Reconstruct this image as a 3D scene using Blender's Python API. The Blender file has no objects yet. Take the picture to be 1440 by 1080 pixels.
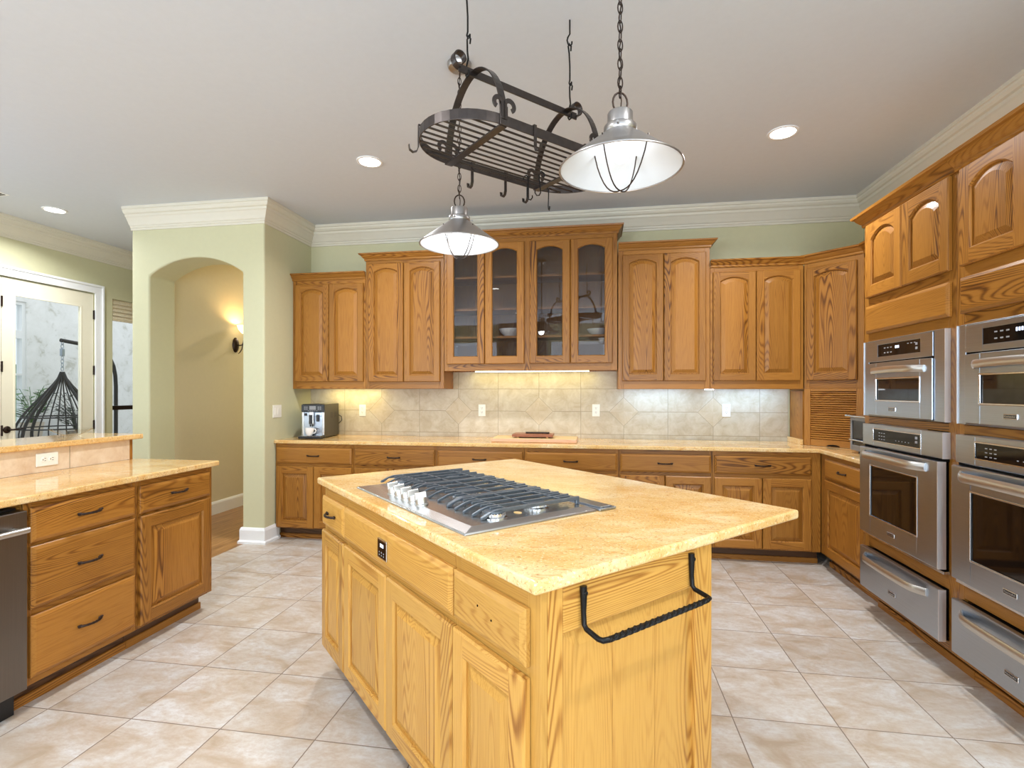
import bpy, bmesh, math, random
from mathutils import Vector, Matrix
random.seed(7)
SC = bpy.context.scene
COL = SC.collection
PI = math.pi
R = math.radians

# ------------------------------------------------------------------ camera, world, exposure
F_PX, YAW, CAM_H = 727.3, 9.19, 1.365
cam_d = bpy.data.cameras.new('camera')
cam_d.sensor_width = 36.0
cam_d.lens = 36.0 * F_PX / 1440.0
cam_d.shift_y = (549.6 - 540.0) / 1440.0
cam_d.clip_start = 0.02
cam = bpy.data.objects.new('camera', cam_d)
COL.objects.link(cam)
cam.location = (0, 0, CAM_H)
cam.rotation_euler = (R(90), 0, R(YAW))
SC.camera = cam
SC.view_settings.view_transform = 'Standard'
SC.view_settings.look = 'None'
SC.view_settings.gamma = 1.0
SC.view_settings.exposure = 0.12
SC.cycles.use_denoising = True
SC.cycles.max_bounces = 8
SC.cycles.diffuse_bounces = 5
SC.cycles.sample_clamp_indirect = 6.0
SC.cycles.caustics_reflective = False
SC.cycles.caustics_refractive = False
world = bpy.data.worlds.new('world')
SC.world = world
world.use_nodes = True
bg = world.node_tree.nodes['Background']
bg.inputs[0].default_value = (0.86, 0.93, 1.0, 1)
bg.inputs[1].default_value = 1.1

def add_light(name, typ, loc, energy, color=(1, 1, 1), size=0.1, size_y=None, rot=(0, 0, 0), spread=None, parent=None):
    d = bpy.data.lights.new(name, typ)
    d.energy = energy
    d.color = color
    if typ == 'AREA':
        d.size = size
        if size_y:
            d.shape = 'RECTANGLE'; d.size_y = size_y
        else:
            d.shape = 'DISK'
        if spread: d.spread = R(spread)
    elif typ in ('POINT', 'SPOT'):
        d.shadow_soft_size = size
        if typ == 'SPOT':
            d.spot_size = R(spread or 120); d.spot_blend = 0.6
    o = bpy.data.objects.new(name, d)
    COL.objects.link(o)
    o.location = loc
    o.rotation_euler = rot
    if parent: o.parent = parent
    return o

# daylight through the windows behind the camera and through the glass door
DAY = (0.80, 0.94, 1.12)
add_light('daylight_rear_left', 'AREA', (-3.6, -3.72, 1.55), 32, DAY, 2.2, 2.1, (R(90), 0, R(0)))
add_light('daylight_rear_right', 'AREA', (0.2, -3.72, 1.55), 30, DAY, 2.6, 2.1, (R(90), 0, R(0)))
add_light('daylight_left', 'AREA', (-5.62, 1.5, 1.55), 12, (0.72, 0.92, 1.22), 2.2, 2.0, (R(90), 0, R(-90)))
add_light('daylight_right', 'AREA', (2.27, -1.5, 1.55), 52, DAY, 2.2, 2.0, (R(90), 0, R(90)))
add_light('daylight_patio', 'AREA', (-7.6, 7.2, 3.4), 30, (0.95, 0.98, 1.0), 3.2, 4.0, (R(0), R(-12), 0))

# added uplights just inside the windows, aimed up to brighten the ceiling
add_light('ceiling_fill_rear_left', 'AREA', (-3.6, -3.60, 1.2), 160, (0.84, 0.95, 1.08), 2.2, 1.4, (R(152), 0, 0))
add_light('ceiling_fill_rear_right', 'AREA', (0.2, -3.60, 1.2), 195, (0.84, 0.95, 1.08), 2.6, 1.4, (R(152), 0, 0))
add_light('ceiling_fill_left', 'AREA', (-5.52, 1.5, 1.2), 22, (0.84, 0.95, 1.08), 2.2, 1.2, (R(150), 0, R(-90)))

# ------------------------------------------------------------------ materials
def lin(c):
    return tuple(((v / 255.0) / 12.92 if v / 255.0 <= 0.04045 else ((v / 255.0 + 0.055) / 1.055) ** 2.4) for v in c) + (1.0,)

class NT:
    def __init__(self, name):
        self.m = bpy.data.materials.new(name)
        self.m.use_nodes = True
        self.t = self.m.node_tree
        self.b = self.t.nodes['Principled BSDF']
        self.o = self.t.nodes['Material Output']
    def n(self, typ, **kw):
        x = self.t.nodes.new(typ)
        for k, v in kw.items(): setattr(x, k, v)
        return x
    def link(self, a, b): self.t.links.new(a, b)
    def val(self, sock, v):
        if isinstance(v, (int, float, tuple, list)): sock.default_value = v
        else: self.link(v, sock)
    def math(self, op, a, b=None, c=None):
        x = self.n('ShaderNodeMath', operation=op)
        for i, v in enumerate((a, b, c)):
            if v is not None: self.val(x.inputs[i], v)
        return x.outputs[0]
    def vmath(self, op, a, b=None):
        x = self.n('ShaderNodeVectorMath', operation=op)
        self.val(x.inputs[0], a)
        if b is not None: self.val(x.inputs[1], b)
        return x.outputs[0]
    def noise(self, vec, scale, detail=2.0, rough=0.5, dist=0.0):
        x = self.n('ShaderNodeTexNoise')
        if vec is not None: self.link(vec, x.inputs['Vector'])
        x.inputs['Scale'].default_value = scale
        x.inputs['Detail'].default_value = detail
        x.inputs['Roughness'].default_value = rough
        x.inputs['Distortion'].default_value = dist
        return x.outputs['Fac']
    def ramp(self, fac, stops, interp='LINEAR'):
        x = self.n('ShaderNodeValToRGB')
        self.link(fac, x.inputs[0])
        cr = x.color_ramp
        cr.interpolation = interp
        while len(cr.elements) < len(stops): cr.elements.new(0.5)
        for e, (p, c) in zip(cr.elements, stops):
            e.position = p
            e.color = c if len(c) == 4 else lin(c)
        return x.outputs[0]
    def mix(self, fac, a, b, mode='MIX'):
        x = self.n('ShaderNodeMix', data_type='RGBA', blend_type=mode)
        self.val(x.inputs[0], fac)
        self.val(x.inputs[6], a)
        self.val(x.inputs[7], b)
        return x.outputs[2]
    def bump(self, h, strength, dist=0.002):
        x = self.n('ShaderNodeBump')
        x.inputs['Strength'].default_value = strength
        x.inputs['Distance'].default_value = dist
        self.link(h, x.inputs['Height'])
        self.link(x.outputs[0], self.b.inputs['Normal'])
    def obj(self): return self.n('ShaderNodeTexCoord').outputs['Object']
    def pos(self): return self.n('ShaderNodeNewGeometry').outputs['Position']
    def rnd(self): return self.n('ShaderNodeObjectInfo').outputs['Random']
    def set(self, col=None, rough=None, metal=None, spec=None, coat=None, emit=None, estr=None):
        b = self.b
        if col is not None: self.val(b.inputs['Base Color'], col)
        if rough is not None: self.val(b.inputs['Roughness'], rough)
        if metal is not None: self.val(b.inputs['Metallic'], metal)
        if spec is not None: b.inputs['Specular IOR Level'].default_value = spec
        if coat is not None: b.inputs['Coat Weight'].default_value = coat
        if emit is not None: self.val(b.inputs['Emission Color'], emit)
        if estr is not None: b.inputs['Emission Strength'].default_value = estr
        return self.m

def plain(name, rgb, rough=0.5, metal=0.0, spec=0.5, coat=0.0, var=0.06, nscale=18):
    t = NT(name)
    n = t.noise(t.obj(), nscale, 3)
    c = lin(rgb)
    lo = tuple(v * (1 - var) for v in c[:3]) + (1,)
    hi = tuple(min(1, v * (1 + var)) for v in c[:3]) + (1,)
    return t.set(t.ramp(n, [(0.3, lo), (0.7, hi)]), rough, metal, spec, coat)

def oak(name, dark, mid, light, axis):
    t = NT(name)
    r = t.rnd()
    cmb = t.n('ShaderNodeCombineXYZ')
    t.val(cmb.inputs[0], t.math('MULTIPLY', r, 37.0))
    t.val(cmb.inputs[1], t.math('MULTIPLY', r, 91.0))
    t.val(cmb.inputs[2], t.math('MULTIPLY', r, 53.0))
    base = t.vmath('ADD', t.obj(), cmb.outputs[0])
    A = {'z': (6.0, 6.0, 0.55), 'x': (0.55, 6.0, 6.0), 'y': (6.0, 0.55, 6.0)}[axis]
    P = {'z': (260, 260, 7), 'x': (7, 260, 260), 'y': (260, 7, 260)}[axis]
    ring = t.noise(t.vmath('MULTIPLY', base, A), 1.0, 1.0, 0.4, 0.12)
    w = t.math('SINE', t.math('MULTIPLY', ring, 300.0))
    w = t.math('ADD', t.math('MULTIPLY', w, 0.5), 0.5)
    w = t.math('POWER', w, 2.2)
    mod = t.noise(t.vmath('MULTIPLY', base, tuple(v * 0.6 for v in A)), 1.3, 1.0)
    modr = t.math('MULTIPLY', t.math('SUBTRACT', mod, 0.34), 2.6)
    modr = t.math('MINIMUM', t.math('MAXIMUM', modr, 0.12), 0.92)
    w2 = t.math('MULTIPLY', w, modr)
    pore = t.noise(t.vmath('MULTIPLY', base, P), 1.0, 2, 0.6)
    fac = t.math('ADD', w2, t.math('MULTIPLY', t.math('SUBTRACT', pore, 0.5), 0.95))
    col = t.ramp(fac, [(0.0, light), (0.38, mid), (0.95, dark)])
    tone = t.math('ADD', t.math('MULTIPLY', t.math('FRACT', t.math('MULTIPLY', r, 7.31)), 0.22), 0.89)
    hsv = t.n('ShaderNodeHueSaturation')
    t.link(col, hsv.inputs['Color'])
    t.link(tone, hsv.inputs['Value'])
    t.set(hsv.outputs[0], 0.36, 0, 0.32, 0.04)
    t.b.inputs['Coat Roughness'].default_value = 0.2
    t.bump(pore, 0.12, 0.001)
    return t.m

OAK = dict(dark=(72, 37, 9), mid=(136, 86, 29), light=(159, 107, 43))
OAKI = dict(dark=(140, 90, 34), mid=(178, 128, 58), light=(196, 149, 74))
M = {}
M['oak_z'] = oak('oak vertical grain', axis='z', **OAK)
M['oak_x'] = oak('oak horizontal grain', axis='x', **OAK)
M['oak_y'] = oak('oak depth grain', axis='y', **OAK)
M['isl_z'] = oak('pale oak vertical grain', axis='z', **OAKI)
M['isl_x'] = oak('pale oak horizontal grain', axis='x', **OAKI)
M['isl_y'] = oak('pale oak depth grain', axis='y', **OAKI)

def granite(name):
    t = NT(name)
    p = t.pos()
    big = t.noise(t.vmath('MULTIPLY', p, (1.0, 1.6, 1.0)), 3.2, 4, 0.6, 0.8)
    base = t.ramp(big, [(0.28, (214, 166, 96)), (0.5, (224, 186, 124)), (0.72, (232, 208, 162))])
    veins = t.noise(t.vmath('MULTIPLY', p, (5, 16, 16)), 1.6, 5, 0.7, 1.6)
    base = t.mix(t.ramp(veins, [(0.54, (0, 0, 0, 1)), (0.70, (0.75, 0.75, 0.75, 1))]), base, lin((206, 138, 62)))
    f1 = t.noise(p, 95, 3, 0.65)
    base = t.mix(t.ramp(f1, [(0.57, (0, 0, 0, 1)), (0.69, (0.65, 0.65, 0.65, 1))]), base, lin((158, 104, 46)))
    f2 = t.noise(t.vmath('ADD', p, (7, 3, 1)), 130, 2, 0.6)
    base = t.mix(t.ramp(f2, [(0.58, (0, 0, 0, 1)), (0.68, (0.45, 0.45, 0.45, 1))]), base, lin((250, 236, 204)))
    f3 = t.noise(t.vmath('ADD', p, (2, 9, 4)), 190, 2, 0.5)
    base = t.mix(t.ramp(f3, [(0.67, (0, 0, 0, 1)), (0.74, (0.8, 0.8, 0.8, 1))]), base, lin((74, 52, 34)))
    return t.set(base, 0.07, 0, 0.5)
M['granite'] = granite('gold granite')

def floor_tile():
    t = NT('floor tile')
    p = t.pos()
    sep = t.n('ShaderNodeSeparateXYZ'); t.link(p, sep.inputs[0])
    pitch = 0.412
    gx = t.math('DIVIDE', t.math('ADD', sep.outputs[0], 1.908 + pitch * 40), pitch)
    gy = t.math('DIVIDE', t.math('ADD', sep.outputs[1], -1.872 + pitch * 40), pitch)
    dx = t.math('ABSOLUTE', t.math('SUBTRACT', t.math('FRACT', t.math('ADD', gx, 0.5)), 0.5))
    dy = t.math('ABSOLUTE', t.math('SUBTRACT', t.math('FRACT', t.math('ADD', gy, 0.5)), 0.5))
    d = t.math('MULTIPLY', t.math('MINIMUM', dx, dy), pitch)
    wob = t.math('MULTIPLY', t.noise(p, 60, 2), 0.0008)
    grout = t.math('LESS_THAN', t.math('SUBTRACT', d, wob), 0.0019)
    cid = t.n('ShaderNodeCombineXYZ')
    t.link(t.math('FLOOR', gx), cid.inputs[0]); t.link(t.math('FLOOR', gy), cid.inputs[1])
    wn = t.n('ShaderNodeTexWhiteNoise', noise_dimensions='3D'); t.link(cid.outputs[0], wn.inputs['Vector'])
    off = t.vmath('ADD', p, t.vmath('MULTIPLY', wn.outputs['Color'], (9, 9, 9)))
    n1 = t.noise(t.vmath('MULTIPLY', off, (3.2, 5.2, 1)), 1.3, 6, 0.62, 0.7)
    c = t.ramp(n1, [(0.32, (172, 154, 132)), (0.44, (189, 176, 161)), (0.56, (199, 193, 185)), (0.70, (207, 206, 204))])
    n2 = t.noise(t.vmath('MULTIPLY', off, (16, 26, 1)), 1.6, 7, 0.78)
    c = t.mix(t.ramp(n2, [(0.42, (0, 0, 0, 1)), (0.64, (0.55, 0.55, 0.55, 1))]), c, lin((176, 152, 130)))
    hsv = t.n('ShaderNodeHueSaturation'); t.link(c, hsv.inputs['Color'])
    t.link(t.math('ADD', t.math('MULTIPLY', wn.outputs['Value'], 0.10), 0.93), hsv.inputs['Value'])
    c = t.mix(grout, hsv.outputs[0], lin((128, 112, 98)))
    t.set(c, 0.36, 0, 0.4)
    t.bump(t.math('MULTIPLY', t.math('MINIMUM', d, 0.005), 200.0), 0.35, 0.0015)
    return t.m
M['tile'] = floor_tile()

def splash_tile(name, a, b, c_, axis, x0, pitch, z0, zp, diamonds):
    t = NT(name)
    p = t.pos()
    sep = t.n('ShaderNodeSeparateXYZ'); t.link(p, sep.inputs[0])
    X = sep.outputs[0] if axis == 'x' else sep.outputs[1]
    Zc = sep.outputs[2]
    gx = t.math('DIVIDE', t.math('ADD', X, -x0 + pitch * 40), pitch)
    gz = t.math('DIVIDE', t.math('ADD', Zc, -z0 + zp * 40), zp)
    dx = t.math('MULTIPLY', t.math('ABSOLUTE', t.math('SUBTRACT', t.math('FRACT', t.math('ADD', gx, 0.5)), 0.5)), pitch)
    dz = t.math('MULTIPLY', t.math('ABSOLUTE', t.math('SUBTRACT', t.math('FRACT', t.math('ADD', gz, 0.5)), 0.5)), zp)
    d = t.math('MINIMUM', dx, dz)
    cid = t.n('ShaderNodeCombineXYZ')
    t.link(t.math('FLOOR', gx), cid.inputs[0]); t.link(t.math('FLOOR', gz), cid.inputs[1])
    wn = t.n('ShaderNodeTexWhiteNoise', noise_dimensions='3D'); t.link(cid.outputs[0], wn.inputs['Vector'])
    if diamonds:
        dp = pitch * 2
        g2 = t.math('DIVIDE', t.math('ADD', X, -(x0 - pitch) + dp * 40), dp)
        ddx = t.math('MULTIPLY', t.math('ABSOLUTE', t.math('SUBTRACT', t.math('FRACT', t.math('ADD', g2, 0.5)), 0.5)), dp)
        ddz = t.math('ABSOLUTE', t.math('SUBTRACT', Zc, z0))
        s = t.math('SUBTRACT', t.math('ADD', ddx, ddz), 0.135)
        inside = t.math('LESS_THAN', s, 0.0)
        edge = t.math('ABSOLUTE', s)
        d = t.math('MINIMUM', t.math('ADD', d, t.math('MULTIPLY', inside, 1.0)), edge)
    grout = t.math('LESS_THAN', d, 0.0024)
    off = t.vmath('ADD', p, t.vmath('MULTIPLY', wn.outputs['Color'], (5, 5, 5)))
    n = t.noise(off, 9, 6, 0.68, 0.5)
    c = t.ramp(n, [(0.3, a), (0.5, b), (0.72, c_)])
    if diamonds:
        c = t.mix(t.math('MULTIPLY', inside, 0.3), c, lin((200, 178, 140)))
    c = t.mix(t.math('MULTIPLY', grout, 0.85), c, lin((150, 136, 112)))
    t.set(c, 0.4, 0, 0.4)
    t.bump(t.math('MULTIPLY', t.math('MINIMUM', d, 0.004), 250.0), 0.2, 0.001)
    return t.m
M['splash'] = splash_tile('backsplash travertine tile', (178, 162, 134), (194, 182, 158), (208, 199, 180), 'x', -0.94, 0.40, 1.168, 0.215, True)
M['splash_bar'] = splash_tile('bar backsplash tile', (206, 178, 146), (221, 199, 170), (230, 214, 190), 'y', 2.52, 0.41, 1.3, 0.6, False)

def wall_paint(name, rgb, bumpy=0.12):
    t = NT(name)
    n = t.noise(t.pos(), 26, 4, 0.6)
    c = lin(rgb)
    t.set(t.ramp(n, [(0.3, tuple(v * 0.975 for v in c[:3]) + (1,)), (0.7, c)]), 0.6, 0, 0.25)
    t.bump(n, bumpy, 0.004)
    return t.m
M['wall'] = wall_paint('sage cream wall paint', (205, 202, 167))
M['wall_hall'] = wall_paint('warm cream wall paint', (216, 205, 174))
M['ceiling'] = wall_paint('ceiling paint', (211, 216, 223), 0.08)
M['trim'] = plain('trim paint', (218, 213, 197), 0.4, var=0.01)
M['white_trim'] = plain('white baseboard paint', (238, 239, 240), 0.35, var=0.01)
M['door_paint'] = plain('cream door paint', (232, 226, 204), 0.35, var=0.01)

def stucco():
    t = NT('grey white stucco')
    p = t.pos()
    n = t.noise(p, 4.5, 8, 0.72, 0.4)
    c = t.ramp(n, [(0.34, (196, 195, 186)), (0.44, (228, 228, 226)), (0.6, (236, 236, 235))])
    n2 = t.noise(t.vmath('ADD', p, (4, 2, 8)), 7.5, 8, 0.75, 0.6)
    c = t.mix(t.ramp(n2, [(0.60, (0, 0, 0, 1)), (0.70, (0.5, 0.5, 0.5, 1))]), c, lin((164, 163, 152)))
    t.set(c, 0.8, 0, 0.2)
    t.bump(n, 0.4, 0.01)
    return t.m
M['stucco'] = stucco()

def wood_floor():
    t = NT('wood plank floor')
    p = t.pos()
    sep = t.n('ShaderNodeSeparateXYZ'); t.link(p, sep.inputs[0])
    gx = t.math('DIVIDE', t.math('ADD', sep.outputs[0], 20), 0.13)
    row = t.math('FLOOR', gx)
    dx = t.math('ABSOLUTE', t.math('SUBTRACT', t.math('FRACT', t.math('ADD', gx, 0.5)), 0.5))
    cm = t.n('ShaderNodeCombineXYZ'); t.link(row, cm.inputs[0])
    wn = t.n('ShaderNodeTexWhiteNoise', noise_dimensions='3D'); t.link(cm.outputs[0], wn.inputs['Vector'])
    off = t.vmath('ADD', p, t.vmath('MULTIPLY', wn.outputs['Color'], (11, 11, 11)))
    n = t.noise(t.vmath('MULTIPLY', off, (14, 1.4, 1)), 2.0, 4, 0.6, 0.6)
    c = t.ramp(n, [(0.3, (120, 82, 46)), (0.55, (158, 114, 68)), (0.75, (180, 138, 90))])
    c = t.mix(t.math('LESS_THAN', dx, 0.012), c, lin((70, 42, 24)))
    return t.set(c, 0.3, 0, 0.5)
M['wood_floor'] = wood_floor()

def steel(name, rgb, rough, axis='x'):
    t = NT(name)
    s = {'x': (3, 400, 400), 'z': (400, 400, 3), 'y': (400, 3, 400)}[axis]
    n = t.noise(t.vmath('MULTIPLY', t.obj(), s), 1.0, 2)
    c = lin(rgb)
    t.set(t.ramp(n, [(0.3, tuple(v * 0.9 for v in c[:3]) + (1,)), (0.7, c)]), rough, 1.0)
    t.bump(n, 0.05, 0.0005)
    return t.m
M['steel'] = steel('brushed stainless steel', (178, 187, 199), 0.30)
M['steel_side'] = steel('polished steel edge', (215, 215, 216), 0.18, 'z')
M['steel_dark'] = steel('dark stainless steel', (128, 122, 116), 0.34, 'z')
M['steel_tray'] = steel('bright stainless tray', (206, 207, 208), 0.27)
M['steel_edge_lit'] = steel('steel edge with painted sheen', (236, 236, 237), 0.5, 'z')  # paler, rougher steel imitates window light reflected on the appliance edges
M['steel_handle'] = plain('satin handle steel', (206, 205, 202), 0.34, 1.0, var=0.02)
M['chrome'] = plain('bright nickel', (214, 214, 214), 0.16, 1.0, var=0.02)
M['nickel'] = plain('brushed nickel shade', (176, 172, 170), 0.36, 1.0, var=0.04)
M['black_glass'] = plain('black glass', (9, 9, 10), 0.06, 0, 0.3, var=0.1)
M['oven_glass'] = plain('oven window glass', (20, 14, 11), 0.04, 0, 0.5, var=0.1)
M['iron'] = plain('black iron', (32, 31, 31), 0.38, 0.7, var=0.15, nscale=80)
M['grate'] = plain('cast iron grate', (96, 104, 112), 0.36, 0.5, var=0.12, nscale=90)
M['bronze'] = plain('oil rubbed bronze', (58, 46, 40), 0.36, 0.8, var=0.15, nscale=60)
M['rack'] = plain('dark bronze flat iron', (74, 67, 64), 0.28, 0.75, var=0.12, nscale=40)
M['black_plastic'] = plain('black plastic', (24, 24, 26), 0.4, var=0.1)
M['dark_gap'] = plain('dark cavity', (14, 12, 10), 0.8, 0, 0.1)
M['toe'] = oak('toe kick oak with painted shade', (52, 32, 16), (78, 50, 28), (92, 62, 38), 'x')  # dark oak, deepened in colour to paint the shade of the toe recess
M['white_ceramic'] = plain('white ceramic', (240, 240, 240), 0.12, var=0.01)
M['white_plastic'] = plain('ivory outlet plastic', (238, 236, 226), 0.35, var=0.01)
M['enamel'] = plain('white enamel', (214, 220, 226), 0.35, var=0.01)
M['espresso_side'] = plain('olive black enamel', (58, 54, 42), 0.35, var=0.05)
M['dark_grey'] = plain('dark grey wicker', (44, 44, 46), 0.6, var=0.15, nscale=120)
M['terracotta'] = plain('pale planter', (206, 194, 178), 0.7, var=0.06)
M['leaf'] = plain('green leaf', (78, 118, 62), 0.5, var=0.35, nscale=14)
M['leaf_dark'] = plain('dark grey green leaf', (62, 74, 62), 0.6, var=0.35, nscale=14)
M['blind'] = plain('woven blind fabric', (222, 208, 178), 0.8, var=0.1, nscale=60)
M['maple'] = oak('maple board', (206, 158, 92), (228, 186, 120), (238, 204, 146), 'x')
M['board_side'] = oak('pale beech edge', (176, 120, 88), (210, 158, 122), (224, 180, 146), 'x')
M['walnut'] = oak('reddish board', (96, 52, 34), (140, 82, 56), (160, 100, 70), 'x')
M['concrete'] = plain('patio concrete', (190, 188, 182), 0.8, var=0.06, nscale=6)
M['patio_grey'] = plain('grey bench paint', (140, 140, 140), 0.6)
M['hedge'] = plain('garden greenery', (150, 176, 150), 0.9, var=0.4, nscale=3)
M['stone'] = plain('stacked grey stone', (120, 116, 110), 0.9, var=0.4, nscale=9)

def emit(name, rgb, strength):
    t = NT(name)
    n = t.noise(t.obj(), 4, 1)
    c = lin(rgb)
    t.set(c, 0.4, emit=t.ramp(n, [(0.0, c), (1.0, c)]), estr=strength)
    return t.m
M['lamp_disc'] = emit('recessed lamp lens', (255, 250, 240), 14)
M['bulb'] = emit('pendant bulb glow', (250, 252, 255), 11)
M['bulb_soft'] = emit('near pendant bulb glow', (250, 252, 255), 5)
M['strip'] = emit('under cabinet strip glow', (255, 250, 205), 6)
M['strip_cool'] = emit('cool under cabinet strip glow', (240, 248, 255), 5)
M['sconce_glass'] = emit('lit alabaster glass', (255, 226, 170), 2.5)
M['display'] = emit('lit display digits', (220, 232, 255), 1.6)
M['keys'] = plain('key print', (150, 150, 152), 0.5)

def glass_pane(name, tint, refl=1.0):
    t = NT(name)
    tr = t.n('ShaderNodeBsdfTransparent'); tr.inputs[0].default_value = tint
    gl = t.n('ShaderNodeBsdfGlossy'); gl.inputs['Roughness'].default_value = 0.01
    fr = t.n('ShaderNodeFresnel'); fr.inputs[0].default_value = 1.5
    nz = t.noise(t.obj(), 2.0, 1)
    front = t.math('SUBTRACT', 1.0, t.n('ShaderNodeNewGeometry').outputs['Backfacing'])
    mx = t.n('ShaderNodeMixShader')
    t.link(t.math('MULTIPLY', front, t.math('MULTIPLY', fr.outputs[0], t.math('ADD', t.math('MULTIPLY', nz, 0.02), refl))), mx.inputs[0])
    t.link(tr.outputs[0], mx.inputs[1]); t.link(gl.outputs[0], mx.inputs[2])
    t.link(mx.outputs[0], t.o.inputs[0])
    return t.m
M['glass'] = glass_pane('clear window glass', (0.97, 0.98, 0.98, 1))
M['shade_tint_glass'] = glass_pane('shade tinted cabinet glass', (0.79, 0.79, 0.79, 1), 1.4)  # grey tint stands in for the shade inside the unlit cabinet
M['clear_bowl'] = glass_pane('ribbed clear glass', (0.9, 0.9, 0.89, 1), 1.0)

# ------------------------------------------------------------------ mesh building
class MB:
    def __init__(self):
        self.v = []; self.f = []; self.mi = []; self.sm = []
    def add(self, vs, fs, mi=0, sm=False, mat=None):
        o = len(self.v)
        if mat is not None: vs = [tuple(mat @ Vector(p)) for p in vs]
        self.v += [tuple(p) for p in vs]
        for f in fs:
            self.f.append([i + o for i in f]); self.mi.append(mi); self.sm.append(sm)
        return self
    def box(self, x0, x1, y0, y1, z0, z1, mi=0, mat=None):
        x0, x1 = min(x0, x1), max(x0, x1); y0, y1 = min(y0, y1), max(y0, y1); z0, z1 = min(z0, z1), max(z0, z1)
        vs = [(x0, y0, z0), (x1, y0, z0), (x1, y1, z0), (x0, y1, z0), (x0, y0, z1), (x1, y0, z1), (x1, y1, z1), (x0, y1, z1)]
        fs = [(0, 3, 2, 1), (4, 5, 6, 7), (0, 1, 5, 4), (1, 2, 6, 5), (2, 3, 7, 6), (3, 0, 4, 7)]
        return self.add(vs, fs, mi, False, mat)
    def prism(self, poly, z0, z1, mi=0, mat=None, axes='xyz'):
        # poly in the first two named axes, extruded along the third
        n = len(poly)
        def P(a, b, c):
            d = {axes[0]: a, axes[1]: b, axes[2]: c}
            return (d['x'], d['y'], d['z'])
        vs = [P(a, b, z0) for a, b in poly] + [P(a, b, z1) for a, b in poly]
        fs = [tuple(range(n))[::-1], tuple(range(n, 2 * n))]
        fs += [(i, (i + 1) % n, n + (i + 1) % n, n + i) for i in range(n)]
        return self.add(vs, fs, mi, False, mat)
    def lathe(self, prof, n=24, c=(0, 0, 0), mi=0, mat=None, cap=True, sm=True):
        vs = []; fs = []
        for r, z in prof:
            for i in range(n):
                a = 2 * PI * i / n
                vs.append((c[0] + r * math.cos(a), c[1] + r * math.sin(a), c[2] + z))
        for k in range(len(prof) - 1):
            for i in range(n):
                j = (i + 1) % n
                fs.append((k * n + i, k * n + j, (k + 1) * n + j, (k + 1) * n + i))
        self.add(vs, fs, mi, sm, mat)
        if cap:
            o = len(self.v) - len(vs)
            for k, rev in ((0, True), (len(prof) - 1, False)):
                if prof[k][0] > 1e-5:
                    idx = [o + k * n + i for i in range(n)]
                    self.f.append(idx[::-1] if rev else idx); self.mi.append(mi); self.sm.append(False)
        return self
    def tube(self, pts, rad, n=8, mi=0, closed=False, mat=None, flat=None, sm=True):
        # flat=(w, t): rectangular strap section, w along the reference axis
        pts = [Vector(p) for p in pts]
        N = len(pts)
        rads = rad if isinstance(rad, (list, tuple)) else [rad] * N
        vs = []; fs = []
        up = None
        ring = 4 if flat else n
        for i, p in enumerate(pts):
            if closed: tg = pts[(i + 1) % N] - pts[i - 1]
            else: tg = pts[min(i + 1, N - 1)] - pts[max(i - 1, 0)]
            tg.normalize()
            if flat and len(flat) == 3:
                up = Vector(flat[2]); up = (up - tg * up.dot(tg)).normalized()
            elif up is None:
                up = Vector((0, 0, 1)) if abs(tg.z) < 0.9 else Vector((1, 0, 0))
                up = (up - tg * up.dot(tg)).normalized()
            else:
                up = (up - tg * up.dot(tg)).normalized()
            sd = tg.cross(up)
            if flat:
                w, t = flat[0] / 2, flat[1] / 2
                for a, b in ((w, t), (-w, t), (-w, -t), (w, -t)): vs.append(p + up * a + sd * b)
            else:
                for k in range(n):
                    a = 2 * PI * k / n
                    vs.append(p + (up * math.cos(a) + sd * math.sin(a)) * rads[i])
        m = N if closed else N - 1
        for i in range(m):
            j = (i + 1) % N
            for k in range(ring):
                l = (k + 1) % ring
                fs.append((i * ring + k, i * ring + l, j * ring + l, j * ring + k))
        self.add(vs, fs, mi, sm and not flat, mat)
        if not closed:
            o = len(self.v) - len(vs)
            for idx in ([o + k for k in range(ring)][::-1], [o + (N - 1) * ring + k for k in range(ring)]):
                self.f.append(idx); self.mi.append(mi); self.sm.append(False)
        return self
    def ball(self, c, r, sz=(1, 1, 1), mi=0, n=12, mat=None):
        prof = []
        K = n // 2
        vs = []; fs = []
        for k in range(K + 1):
            a = -PI / 2 + PI * k / K
            for i in range(n):
                b = 2 * PI * i / n
                vs.append((c[0] + r * sz[0] * math.cos(a) * math.cos(b), c[1] + r * sz[1] * math.cos(a) * math.sin(b), c[2] + r * sz[2] * math.sin(a)))
        for k in range(K):
            for i in range(n):
                j = (i + 1) % n
                fs.append((k * n + i, k * n + j, (k + 1) * n + j, (k + 1) * n + i))
        return self.add(vs, fs, mi, True, mat)
    def mesh(self, name, mats):
        me = bpy.data.meshes.new(name)
        me.from_pydata(self.v, [], self.f)
        for m in mats: me.materials.append(M[m] if isinstance(m, str) else m)
        bm = bmesh.new(); bm.from_mesh(me)
        for i, fc in enumerate(bm.faces):
            fc.material_index = self.mi[i]; fc.smooth = self.sm[i]
        bmesh.ops.remove_doubles(bm, verts=bm.verts, dist=1e-6)
        bmesh.ops.recalc_face_normals(bm, faces=bm.faces)
        bm.to_mesh(me); bm.free()
        if any(self.sm): me.set_sharp_from_angle(angle=R(38))
        return me
    def build(self, name, mats, parent=None, loc=(0, 0, 0), rot=(0, 0, 0), bevel=0, seg=2):
        if isinstance(mats, str): mats = [mats]
        return put(name, self.mesh(name, mats), parent, loc, rot, bevel, seg)

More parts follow.
